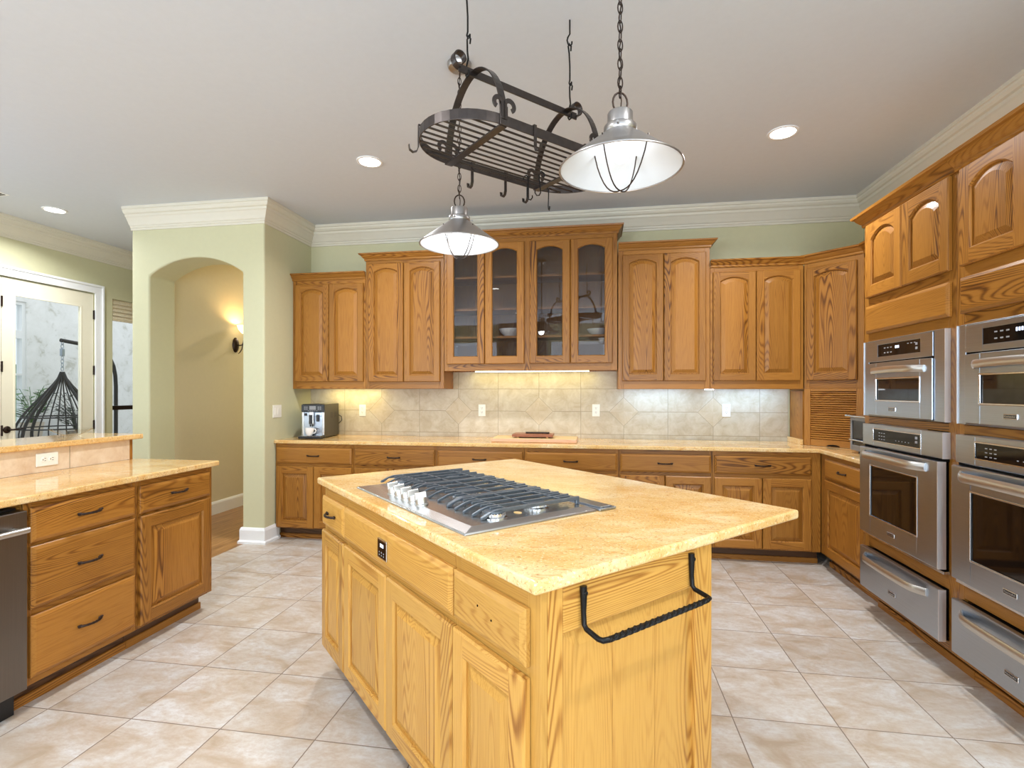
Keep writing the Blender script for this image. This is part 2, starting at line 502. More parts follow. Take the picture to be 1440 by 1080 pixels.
def put(name, me, parent=None, loc=(0, 0, 0), rot=(0, 0, 0), bevel=0, seg=2):
    o = bpy.data.objects.new(name, me)
    COL.objects.link(o)
    o.location = loc; o.rotation_euler = rot
    if parent: o.parent = parent
    if bevel:
        b = o.modifiers.new('bevel', 'BEVEL')
        b.width = bevel; b.segments = seg; b.limit_method = 'ANGLE'; b.angle_limit = R(40)
    return o

def thing(name, label, cat, loc=(0, 0, 0), rz=0, group=None):
    o = bpy.data.objects.new(name, None)
    COL.objects.link(o)
    o.location = loc; o.rotation_euler = (0, 0, rz)
    o.empty_display_size = 0.1
    return tag(o, label, cat, group)
def tag(o, label, cat, group=None):
    o['label'] = label; o['category'] = cat
    if group: o['group'] = group
    return o
def struct(o):
    o['kind'] = 'structure'
    return o

def box_obj(name, mat, x0, x1, y0, y1, z0, z1, parent=None, bevel=0.0015):
    return MB().box(x0, x1, y0, y1, z0, z1).build(name, mat, parent, bevel=bevel)

def text_mesh(s, size, name='lettering'):
    c = bpy.data.curves.new(name, 'FONT'); c.body = s; c.size = size; c.align_x = 'CENTER'; c.align_y = 'CENTER'; c.extrude = 0.0004
    o = bpy.data.objects.new(name, c); COL.objects.link(o)
    dg = bpy.context.evaluated_depsgraph_get()
    me = bpy.data.meshes.new_from_object(o.evaluated_get(dg))
    me.name = name
    bpy.data.objects.remove(o); bpy.data.curves.remove(c)
    return me

# ------------------------------------------------------------------ room shell
XL, XR, YB, YR, ZC = -5.67, 2.32, 4.97, -3.8, 3.05
XA, YA, XE = -2.918, 4.2, -4.275       # alcove side, arch wall face, arch wall left end
TILE_X = -3.1

def slab(name, mat, x0, x1, y0, y1, z0, z1, bevel=0):
    return struct(MB().box(x0, x1, y0, y1, z0, z1).build(name, mat, bevel=bevel))
slab('floor', 'tile', TILE_X, XR + 0.1, YR, YB + 0.1, -0.1, 0)
slab('floor_hall', 'wood_floor', XL - 0.15, TILE_X, YR, 9.0, -0.1, 0)
slab('ceiling', 'ceiling', XL - 0.15, XR + 0.1, YR - 0.1, 9.0, ZC, ZC + 0.1)
slab('wall_back', 'wall', XA, XR + 0.1, YB, YB + 0.1, 0, ZC)
slab('wall_alcove', 'wall', XA - 0.1, XA + 0.0004, YA + 0.016, 9.0, 0, ZC)
# arch wall
def arch_wall():
    xs0, xs1 = -4.088, -3.132
    zs, rise = 2.433, 0.152
    arc = []
    K = 20
    half = (xs1 - xs0) / 2; rad = (half * half + rise * rise) / (2 * rise)
    for i in range(K + 1):
        x = xs0 + (xs1 - xs0) * i / K
        arc.append((x, zs + math.sqrt(max(0, rad * rad - (x - xs0 - half) ** 2)) - (rad - rise)))
    poly = [(XE, 0), (xs0, 0)] + arc + [(xs1, 0), (XA, 0), (XA, ZC), (XE, ZC)]
    b = MB().prism(poly, YA, 4.5, axes='xzy')
    o = b.build('wall_arch', 'wall', bevel=0.014, seg=3)
    struct(o)
arch_wall()
slab('wall_hall_left', 'wall_hall', XE, -4.165, 4.5, 9.0, 0, ZC)
slab('wall_hall_end', 'wall_hall', -4.165, XA - 0.1, 8.9, 9.0, 0, ZC)
slab('wall_nook_end', 'wall', XL, XE, 7.5, 7.6, 0, ZC)

def wall_with_holes(name, mat, axis, fixed0, fixed1, a0, a1, holes, z1=ZC):
    b = MB()
    cuts = sorted(holes)
    pos = a0
    def bx(u0, u1, z0_, z1_):
        if u1 - u0 < 1e-4 or z1_ - z0_ < 1e-4: return
        if axis == 'y': b.box(fixed0, fixed1, u0, u1, z0_, z1_)
        else: b.box(u0, u1, fixed0, fixed1, z0_, z1_)
    for (u0, u1, z0_, z1_) in cuts:
        bx(pos, u0, 0, z1); bx(u0, u1, 0, z0_); bx(u0, u1, z1_, z1); pos = u1
    bx(pos, a1, 0, z1)
    return struct(b.build(name, mat))
DY0, DY1, DY2, DZ = 3.22, 4.15, 5.075, 2.47
WY0, WY1, WZ0, WZ1 = 5.31, 6.25, 0.45, 2.46
wall_with_holes('wall_left', 'wall', 'y', XL - 0.12, XL, YR, 7.5, [(.4, 2.6, 0.5, 2.6), (DY0, DY2 + 0.012, 0, DZ + 0.012), (WY0, WY1, WZ0, WZ1)])
wall_with_holes('wall_right', 'wall', 'y', XR, XR + .1, YR, YB, [(-2.6, -.4, .5, 2.6)])
RW = [(-4.7, -2.5, 0.5, 2.6), (-1.1, 1.5, 0.5, 2.6)]
wall_with_holes('wall_rear', 'wall', 'x', YR - 0.12, YR, XL, XR, RW)
# rear windows (seen only as reflections)
for k, (a, c, z0, z1) in enumerate(RW):
    b = MB()
    for x0, x1, zz0, zz1 in ((a, a + .06, z0, z1), (c - .06, c, z0, z1), (a, c, z0, z0 + .06), (a, c, z1 - .06, z1), ((a + c) / 2 - .02, (a + c) / 2 + .02, z0, z1)):
        b.box(x0, x1, YR - 0.1, YR - 0.02, zz0, zz1)
    w = struct(b.build('window_%d' % (k + 2), 'white_trim'))
    MB().box(a + .03, c - .03, YR - .065, YR - .06, z0 + .03, z1 - .03).build('pane', 'glass', w)
b = MB()
for y0_, y1_, zz0, zz1 in ((.4, .46, .5, 2.6), (2.54, 2.6, .5, 2.6), (.46, 2.54, .5, .56), (.46, 2.54, 2.54, 2.6), (1.48, 1.52, .56, 2.54)):
    b.box(XL - .1, XL - .06, y0_, y1_, zz0, zz1)
w = struct(b.build('window_5', 'white_trim'))
MB().box(XL - .085, XL - .08, .43, 2.57, .53, 2.57).build('pane', 'glass', w)
b = MB()
for y0_, y1_, zz0, zz1 in ((-2.6, -2.54, .5, 2.6), (-.46, -.4, .5, 2.6), (-2.54, -.46, .5, .56), (-2.54, -.46, 2.54, 2.6), (-1.52, -1.48, .56, 2.54)):
    b.box(XR + .04, XR + .08, y0_, y1_, zz0, zz1)
w = struct(b.build('window_6', 'white_trim'))
MB().box(XR + .055, XR + .06, -2.57, -.43, .53, 2.57).build('pane', 'glass', w)
# stone chimney breast on the rear wall, visible as a reflection in the cabinet glass
struct(MB().box(-2.4, -1.2, YR, YR + .3, 0, ZC).build('wall_chimney', 'stone'))

def sweep_trim(name, mat, path, prof):
    # prof: (out, z) pairs; room is to the right of the path
    P = [Vector((p[0], p[1])) for p in path]
    n = len(P); b = MB(); rings = []
    for i in range(n):
        def nrm(a, c):
            d = (c - a).normalized(); return Vector((d.y, -d.x))
        if i == 0: m = nrm(P[0], P[1])
        elif i == n - 1: m = nrm(P[-2], P[-1])
        else:
            n1, n2 = nrm(P[i - 1], P[i]), nrm(P[i], P[i + 1])
            m = (n1 + n2); m = m / (m.dot(n1))
        rings.append([(P[i].x + m.x * o, P[i].y + m.y * o, z) for o, z in prof])
    k = len(prof); vs = [p for r in rings for p in r]; fs = []
    for i in range(n - 1):
        for j in range(k):
            l = (j + 1) % k
            fs.append((i * k + j, (i + 1) * k + j, (i + 1) * k + l, i * k + l))
    fs.append(tuple(range(k))); fs.append(tuple((n - 1) * k + j for j in range(k))[::-1])
    b.add(vs, fs)
    return b.build(name, mat)
CROWN = [(0.001, 2.857), (0.012, 2.857), (0.014, 2.875), (0.022, 2.88), (0.024, 2.892), (0.034, 2.90), (0.05, 2.925), (0.075, 2.958), (0.085, 2.966),
         (0.088, 2.985), (0.105, 2.992), (0.118, 3.008), (0.12, 3.022), (0.13, 3.026), (0.13, 3.0495), (0.001, 3.0495)]
struct(sweep_trim('trim_1', 'trim', [(XE, YA), (XA, YA), (XA, YB), (XR, YB), (XR, YR)], [(o * .85, z) for o, z in CROWN]))
struct(sweep_trim('trim_2', 'trim', [(XL, YR), (XL, 7.49)], CROWN))
BASE = [(0.001, 0), (0.018, 0), (0.018, 0.118), (0.012, 0.135), (0.008, 0.142), (0.001, 0.142)]
BASEW = [(0.001, 0), (0.03, 0), (0.03, 0.02), (0.018, 0.03), (0.018, 0.118), (0.012, 0.135), (0.008, 0.142), (0.001, 0.142)]
struct(sweep_trim('baseboard_arch', 'white_trim', [(-3.132, 4.49), (-3.132, YA), (XA, YA), (XA, 4.40)], BASEW))
struct(sweep_trim('baseboard_arch_left', 'white_trim', [(XE, 7.4), (XE, YA), (-4.088, YA), (-4.088, 4.49)], BASE))
struct(sweep_trim('baseboard_hall', 'white_trim', [(-4.165, 4.51), (-4.165, 8.88)], BASE))
struct(sweep_trim('baseboard_left', 'white_trim', [(XL, DY2 + .12), (XL, 7.49)], BASE))

# backsplash on the back wall
struct(MB().box(XA + .002, 1.70, YB - 0.008, YB - 0.0005, 0.9145, 1.62).build('wall_backsplash', 'splash'))

# door casing, door leaves, window in the left wall
def casing(name, y0, y1, z1, sill=False, z0=0):
    b = MB()
    x0, x1 = XL + 0.0005, XL + 0.022
    w = 0.095
    def bx(a, c, za, zb):
        b.box(x0, x1, a, c, za, zb); 
    for a, c, za, zb in ((y0 - w, y0, z0, z1 + w), (y1, y1 + w, z0, z1 + w), (y0, y1, z1, z1 + w)):
        b.box(x0, x1, a, c, za, zb)
    b.box(x1, x1 + .012, y0 - w, y0 - w + .022, z0, z1 + w); b.box(x1, x1 + .012, y1 + w - .022, y1 + w, z0, z1 + w)
    b.box(x1, x1 + .012, y0 - w + .022, y1 + w - .022, z1 + w - .022, z1 + w)
    return struct(b.build(name, 'white_trim', bevel=0.003))
casing('trim_3', DY0, DY2 + .012, DZ + .012)
def door_leaf(name, y0, y1, knob_side, hinges):
    x0, x1 = XL - 0.05, XL - 0.004
    b = MB()
    gy0, gy1, gz0, gz1 = y0 + 0.105, y1 - 0.135, 0.26, 2.317
    b.box(x0, x1, y0, gy0, 0.012, DZ); b.box(x0, x1, gy1, y1, 0.012, DZ)
    b.box(x0, x1, gy0, gy1, 0.012, gz0); b.box(x0, x1, gy0, gy1, gz1, DZ)
    d = struct(b.build(name, 'door_paint'))
    f = MB()
    for a, c, za, zb in ((gy0, gy0 + .014, gz0, gz1), (gy1 - .014, gy1, gz0, gz1), (gy0 + .014, gy1 - .014, gz0, gz0 + .014), (gy0 + .014, gy1 - .014, gz1 - .014, gz1)):
        f.box(x1 - .004, x1 + .006, a, c, za, zb)
    f.build('glazing_bead', 'door_paint', d, bevel=.003)
    MB().box(x0 + .02, x0 + .026, gy0 + .001, gy1 - .001, gz0 + .001, gz1 - .001).build('pane', 'glass', d)
    for z in hinges:
        h = MB().box(x1, x1 + .006, y1 - .004, y1 + .010, z - .05, z + .05)
        h.tube([(x1 + .008, y1 + .004, z - .052), (x1 + .008, y1 + .004, z + .052)], .006, 8)
        h.build('hinge', 'bronze', d)
    if knob_side:
        k = MB()
        yk, zk = y0 + .048, 0.985
        mt = Matrix.Translation((x1, yk, zk)) @ Matrix.Rotation(R(90), 4, 'Y')
        k.lathe([(0.001, .012), (.02, .011), (.034, .004), (.036, 0)], 20, mat=mt)
        k.tube([(x1 + .01, yk, zk), (x1 + .045, yk, zk), (x1 + .052, yk + .015, zk), (x1 + .052, yk + .09, zk + .004), (x1 + .05, yk + .115, zk + .012)], [.011, .01, .009, .007, .006], 10)
        k.build('door_handle', 'bronze', d)
    return d
door_leaf('door_1', DY1, DY2, True, (2.234, 1.60, 0.979))
door_leaf('door_2', DY0 + .004, DY1 - .004, False, (2.234, 1.60, 0.979))
def window1():
    b = MB()
    x0, x1 = XL - .09, XL - .04
    fw = .025
    for a, c, za, zb in ((WY0, WY0 + fw, WZ0, WZ1), (WY1 - fw, WY1, WZ0, WZ1), (WY0 + fw, WY1 - fw, WZ0, WZ0 + fw), (WY0 + fw, WY1 - fw, WZ1 - fw, WZ1)):
        b.box(x0, x1, a, c, za, zb)
    w = struct(b.build('window_1', 'white_trim'))
    MB().box(x0 + .005, x1 + .01, WY0 + fw, WY1 - fw, 1.135, 1.185).build('sash_rail', 'bronze', w)
    MB().box(x0 + .02, x0 + .025, WY0 + fw, WY1 - fw, WZ0 + fw, WZ1 - fw).build('pane', 'glass', w)
window1()
def blind():
    b = MB()
    for k in range(5):
        z1 = WZ1 - .004 - k * .046
        y0, y1 = WY0 + .008, WY1 - .008
        x = XL - .03
        pts = [(x, z1), (x + .012 + .004 * k, z1 - .03), (x + .018 + .004 * k, z1 - .05), (x + .004, z1 - .046), (x - .004, z1 - .002)]
        b.prism(pts, y0, y1, axes='xzy')
    b.box(XL - .03, XL + .0, WY0 + .01, WY1 - .01, WZ1 - .258, WZ1 - .234)
    tag(b.build('roman_blind', 'blind'), 'folded woven roman blind at top of the narrow window beside the glass door', 'blind')
blind()

# patio outside the glass door
slab('floor_patio', 'concrete', -9.2, XL - .12, 2.0, 12.0, -0.12, -0.02)
wall_with_holes('wall_patio', 'stucco', 'y', -8.75, -8.6, 2.0, 12.0, [(4.7, 6.63, 0.85, 2.72)], 3.2)
def patio_window():
    b = MB()
    y0, y1, z0, z1 = 4.7, 6.63, .85, 2.72
    for a, c, za, zb in ((y0, y0 + .05, z0, z1), (y1 - .05, y1, z0, z1), (y0 + .05, y1 - .05, z0, z0 + .05), (y0 + .05, y1 - .05, z1 - .05, z1), (y0 + .05, y1 - .05, 2.16, 2.28), (y0 + .05, y1 - .05, 1.6, 1.63)):
        b.box(-8.72, -8.62, a, c, za, zb)
    w = struct(b.build('window_4', 'white_trim'))
    MB().box(-8.675, -8.67, y0 + .05, y1 - .05, z0 + .05, z1 - .05).build('pane', 'glass', w)
patio_window()
struct(MB().box(-12.2, -11.6, 2.0, 9.5, -.1, 1.9).build('wall_garden_hedge', 'hedge'))

# ------------------------------------------------------------------ cabinet parts
def arc_pts(x0, x1, zs, rise, K=12):
    half = (x1 - x0) / 2; out = []
    if rise < 1e-4:
        return [(x0 + (x1 - x0) * i / K, zs) for i in range(K + 1)]
    rad = (half * half + rise * rise) / (2 * rise)
    for i in range(K + 1):
        x = x0 + (x1 - x0) * i / K
        out.append((x, zs + math.sqrt(max(0, rad * rad - (x - x0 - half) ** 2)) - (rad - rise)))
    return out
_door = {}
def door_meshes(w, h, fw, rise, t, ov, oh, glass):
    key = (round(w, 3), round(h, 3), fw, rise, t, ov, glass)
    if key in _door: return _door[key]
    K = 12
    rail = fw * 1.05
    x0, x1, z0 = fw, w - fw, rail
    zs = h - (fw * .78 if rise > 1e-4 else rail) - rise
    top = arc_pts(x0, x1, zs, rise, K)
    b = MB(); ch = .006
    # outer shell
    o = [(0, 0), (w, 0), (w, h), (0, h)]
    i_ = [(ch, ch), (w - ch, ch), (w - ch, h - ch), (ch, h - ch)]
    vs = [(x, 0, z) for x, z in o] + [(x, -t + ch, z) for x, z in o] + [(x, -t, z) for x, z in i_]
    fs = []
    for k in range(4):
        l = (k + 1) % 4
        fs += [(k, l, 4 + l, 4 + k), (4 + k, 4 + l, 8 + l, 8 + k)]
    b.add(vs, [f for n, f in enumerate(fs)], 0)
    F = -t
    b.add([(ch, F, ch), (x0, F, ch), (x0, F, h - ch), (ch, F, h - ch)], [(0, 1, 2, 3)], 0)
    b.add([(x1, F, ch), (w - ch, F, ch), (w - ch, F, h - ch), (x1, F, h - ch)], [(0, 1, 2, 3)], 0)
    b.add([(x0, F, ch), (x1, F, ch), (x1, F, z0), (x0, F, z0)], [(0, 1, 2, 3)], 1)
    for k in range(K):
        a, c = top[k], top[k + 1]
        b.add([(a[0], F, a[1]), (c[0], F, c[1]), (c[0], F, h - ch), (a[0], F, h - ch)], [(0, 1, 2, 3)], 1)
    def loop(ins):
        tp = arc_pts(x0 + ins, x1 - ins, zs - ins * .6 if rise < 1e-4 else zs - ins * .75, max(rise - ins * .25, 0) if rise > 1e-4 else 0, K)
        if rise < 1e-4: tp = [(p[0], zs - ins) for p in tp]
        return [(x0 + ins, z0 + ins), (x1 - ins, z0 + ins)] + tp[::-1]
    def strip(bb, la, ya, lb, yb, mi):
        n = len(la)
        vs = [(x, ya, z) for x, z in la] + [(x, yb, z) for x, z in lb]
        bb.add(vs, [(k, (k + 1) % n, n + (k + 1) % n, n + k) for k in range(n)], mi)
    L0, L1 = loop(0), loop(.007)
    strip(b, L0, F, L1, F + .008, 0)
    strip(b, L1, F + .008, L1, -.002 if glass else -.001, 0)
    if glass:  # closed back ring
        n = len(L1)
    fm = b.mesh('door', [ov, oh])
    p = MB()
    if glass:
        n = len(L1)
        p.add([(x, F + .011, z) for x, z in L1] + [(x, F + .015, z) for x, z in L1], [tuple(range(n)), tuple(range(n, 2 * n))[::-1]] + [(k, (k + 1) % n, n + (k + 1) % n, n + k) for k in range(n)], 0)
        pm = p.mesh('pane', ['shade_tint_glass'])
    else:
        Lb, Lc, Ld = loop(.0075), loop(.0125), loop(.040)
        strip(p, Lb, -.0005, Lb, F + .0145, 0)
        strip(p, Lb, F + .0145, Lc, F + .0145, 0)
        strip(p, Lc, F + .0145, Ld, F + .0025, 0)
        p.add([(x, F + .0025, z) for x, z in Ld], [tuple(range(len(Ld)))], 0)
        pm = p.mesh('raised_panel', [ov])
    _door[key] = (fm, pm)
    return _door[key]
def door(parent, x, z, w, h, fw=.058, rise=.0, t=.02, y=0, ov='oak_z', oh='oak_x', glass=False, name='door'):
    fm, pm = door_meshes(w, h, fw, rise, t, ov, oh, glass)
    d = put(name, fm, parent, (x, y - .002, z))
    put('glass_pane' if glass else 'raised_panel', pm, d)
    return d
_pull = {}
def pull_mesh(L=.10, mat='bronze'):
    if (L, mat) in _pull: return _pull[(L, mat)]
    b = MB(); pts = []; rad = []
    K = 14
    for i in range(K + 1):
        s = i / K
        x = -L / 2 + L * s
        y = -.006 - .022 * math.sin(PI * s) ** .55
        pts.append((x, y, 0)); rad.append(.0048 + .0016 * math.sin(6 * PI * s) ** 2)
    b.tube(pts, rad, 8)
    for sx in (-1, 1):
        b.ball((sx * L / 2, -.005, 0), .009, (1.25, .55, .9))
        b.ball((sx * (L / 2 + .008), -.006, .004), .005)
    _pull[(L, mat)] = b.mesh('handle', [mat])
    return _pull[(L, mat)]
def drawer(parent, x, z, w, h, t=.02, y=0, mat='oak_x', pull=True, name='drawer', pmat='bronze'):
    ch = .012
    o = [(0, 0), (w, 0), (w, h), (0, h)]
    m = [(.003, .003), (w - .003, .003), (w - .003, h - .003), (.003, h - .003)]
    i_ = [(ch + .004, ch + .004), (w - ch - .004, ch + .004), (w - ch - .004, h - ch - .004), (ch + .004, h - ch - .004)]
    vs = [(a, 0, c) for a, c in o] + [(a, -t + .009, c) for a, c in o] + [(a, -t + .006, c) for a, c in m] + [(a, -t, c) for a, c in i_]
    fs = [(3, 2, 1, 0)]
    for k in range(4):
        l = (k + 1) % 4
        for r in range(3): fs.append((r * 4 + k, r * 4 + l, r * 4 + 4 + l, r * 4 + 4 + k))
    fs.append((12, 13, 14, 15))
    b = MB().add(vs, fs)
    d = b.build(name, mat, parent, (x, y - .002, z))
    if pull: put('handle', pull_mesh(mat=pmat), d, (w / 2, -t, h / 2))
    return d
def face_frame(parent, x0, x1, z0, z1, stiles, rails, y0=0, y1=.02, ov='oak_z', oh='oak_x'):
    # stiles: (xa, xb) full height; rails: (za, zb, xa, xb)
    b = MB()
    for xa, xb in stiles: b.box(xa, xb, y0, y1, z0, z1, 0)
    for za, zb, xa, xb in rails: b.box(xa, xb, y0 + .0003, y1, za, zb, 1)
    return b.build('face_frame', [ov, oh], parent, bevel=.001, seg=1)

COUNTER_Z = .914
# ------------------------------------------------------------------ base cabinets on the back wall
XB = [-2.916, -2.148, -1.375, -.599, .187, .927, 1.733]
FY = 4.365
def base_unit(name, label, loc, rz, W, xa, xb, depth=.595, ov='oak_z', oh='oak_x', oy='oak_y', ztop=.8795, ndoors=2, group=None, toe=True, drw=None, drz=(.702, .847), dz=(.115, .674)):
    t = thing(name, label, 'cabinet', loc, rz, group)
    MB().box(.001, W - .001, .0205, depth, .105, ztop).build('body', [oy], t)
    sts = [(.001, xa + .012), (xb - .012, W - .001)]
    face_frame(t, 0, W, .105, ztop, sts, [(.105, .125, xa + .012, xb - .012), (.665, .71, xa + .012, xb - .012), (.838, ztop, xa + .012, xb - .012)], ov=ov, oh=oh)
    k = MB().box(.001, W - .001, .075, .09, 0, .1045)
    k.prism([(.074, 0), (.074, .035), (.068, .04), (.06, .038), (.06, 0)], .001, W - .001, 1, axes='yzx')
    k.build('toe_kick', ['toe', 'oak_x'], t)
    drawer(t, xa, drz[0], xb - xa, drz[1] - drz[0], mat=oh)
    if ndoors == 2:
        w = (xb - xa - .006) / 2
        door(t, xa, dz[0], w, dz[1] - dz[0], ov=ov, oh=oh)
        door(t, xb - w, dz[0], w, dz[1] - dz[0], ov=ov, oh=oh)
    else:
        door(t, xa, dz[0], xb - xa, dz[1] - dz[0], ov=ov, oh=oh)
    return t
BL = ['oak base cabinet under the espresso machine, leftmost along back wall',
      'oak base cabinet second from the left wall, partly behind the island corner',
      'oak base cabinet left of the cutting board, mostly hidden behind the cooktop',
      'oak base cabinet directly under the cutting board behind the island',
      'oak base cabinet with drawer just right of the cutting board, behind the island',
      'oak double door base cabinet at right end of the back wall, by the inner corner']
for k in range(6):
    x0, x1 = XB[k], XB[k + 1]
    xe = x1 - .013 if k < 5 else 1.662
    base_unit('base_cabinet', BL[k], (x0, FY, 0), 0, x1 - x0, .013 if k else .015, xe - x0, group='base cabinets along the back wall')
# corner filler is part of the right-hand base cabinet
base_unit('base_cabinet', 'oak single door base cabinet on right wall beside the oven tower', (1.735, 4.364, 0), R(-90), .757, .105, .70, depth=.58, ndoors=1, dz=(.125, .69), drz=(.71, .85))

# countertops
def counter_poly(name, poly, z1, th, label, cat='countertop', bev=.007, parent=None):
    o = MB().prism(poly, z1 - th, z1).build(name, 'granite', parent, bevel=bev, seg=3)
    if label: tag(o, label, cat)
    return o
counter_poly('countertop', [(XA + .002, 4.335), (1.705, 4.335), (1.705, 3.608), (XR - .002, 3.608), (XR - .002, YB - .001), (XA + .002, YB - .001)], COUNTER_Z, .032,
             'gold granite countertop running along back wall and round the corner to oven tower')

ctop = bpy.data.objects['countertop']
MB().box(1.690, 1.7105, 4.655, 4.958, COUNTER_Z + .0003, COUNTER_Z + .045).build('side_splash', 'granite', ctop, bevel=.002)

# ------------------------------------------------------------------ wall cabinets
WCROWN = [(0.0005, 0), (.008, 0), (.012, .008), (.012, .018), (.02, .024), (.034, .04), (.04, .05), (.052, .054), (.056, .066), (.0005, .066)]
def cab_crown(parent, W, D, z, left=True, right=True, hgt=.066, mat=('oak_x',)):
    s = hgt / .066
    prof = [(o, z + q * s) for o, q in WCROWN]
    path = []
    if left: path.append((0, D))
    path += [(0, 0), (W, 0)]
    if right: path.append((W, D))
    o = sweep_trim('crown_molding', 'oak_x', path, prof)
    o.parent = parent
    return o
def wall_unit(name, label, x0, x1, z0, ztop, dzb, dzt, doors, y=4.64, crown=(True, True), crown_h=.066, fw=.056, rise=.035, glass=False, group=None, hollow=False):
    W = x1 - x0; D = YB - y - .01
    t = thing(name, label, 'cabinet', (x0, y, 0), 0, group)
    if not hollow:
        MB().box(.0005, W - .0005, .0205, D, z0 + .0, ztop).build('body', ['oak_z'], t)
    else:
        b = MB()
        b.box(.0005, .018, .0205, D, z0, ztop); b.box(W - .018, W - .0005, .0205, D, z0, ztop)
        b.box(.018, W - .018, D - .008, D, z0, ztop)
        b.box(.018, W - .018, .0205, D - .008, z0 + .02, z0 + .038); b.box(.018, W - .018, .0205, D - .008, ztop - .018, ztop)
        b.build('body', ['oak_z'], t)
    xs = [d[0] for d in doors]; xe = [d[1] for d in doors]
    st = [(.0005, xs[0] + .012), (xe[-1] - .012, W - .0005)]
    if len(doors) == 4: st.append((xe[1] - .012, xs[2] + .012))
    face_frame(t, 0, W, z0, ztop, st, [(z0, dzb + .012, st[0][1], st[1][0]), (dzt - .012, ztop, st[0][1], st[1][0])])
    for a, c in doors:
        door(t, a, dzb, c - a, dzt - dzb, fw=fw, rise=rise, glass=glass)
    cab_crown(t, W, D, ztop - .004, crown[0], crown[1], crown_h)
    return t
def two(W, a, b, gap=.005): 
    m = (a + b) / 2
    return [(a, m - gap / 2), (m + gap / 2, b)]
GR = 'upper cabinets along the back wall'
wall_unit('wall_cabinet', 'low oak wall cabinet with arched doors at far left above espresso machine', XA + .003, -2.161, 1.385, 2.435, 1.452, 2.392, two(.75, .03, .735), crown=(False, False), group=GR)
wall_unit('wall_cabinet', 'taller oak wall cabinet with arched doors left of the glass cabinet', -2.16, -1.391, 1.385, 2.602, 1.45, 2.568, two(.77, .03, .735), crown=(True, False), group=GR)
wall_unit('wall_cabinet', 'taller oak wall cabinet with arched doors right of the glass cabinet', .196, .964, 1.381, 2.596, 1.45, 2.555, two(.77, .035, .735), crown=(False, True), group=GR)
wall_unit('wall_cabinet', 'low oak wall cabinet with arched doors beside the corner cabinet', .966, 1.708, 1.381, 2.42, 1.45, 2.375, two(.74, .022, .715), crown=(False, False), crown_h=.06, group=GR)
GX0, GX1 = -1.388, .188
gW = GX1 - GX0
gd = [(.025, .362), (.367, .71), (.755, 1.13), (1.135, 1.52)]
gd = [(.028, .385), (.39, .752), (.80, 1.163), (1.168, 1.535)]
gcab = wall_unit('glass_cabinet', 'tall oak display cabinet with four glass doors over the centre of counter', GX0, GX1, 1.548, 2.755, 1.61, 2.715, gd, y=4.64, crown=(True, True), crown_h=.075, fw=.062, rise=.035, glass=True, hollow=True)
for z in (2.42, 2.125, 1.868):
    MB().box(.02, gW - .02, .028, .315, z - .019, z).build('shelf', ['oak_x'], gcab)
MB().box(.772, .785, .045, .315, 1.60, 2.73).build('partition', ['oak_z'], gcab)
# lights under the glass cabinet and under the others
ls = MB().box(.28, 1.33, .06, .10, 1.540, 1.5475).build('light_strip', 'strip', gcab)

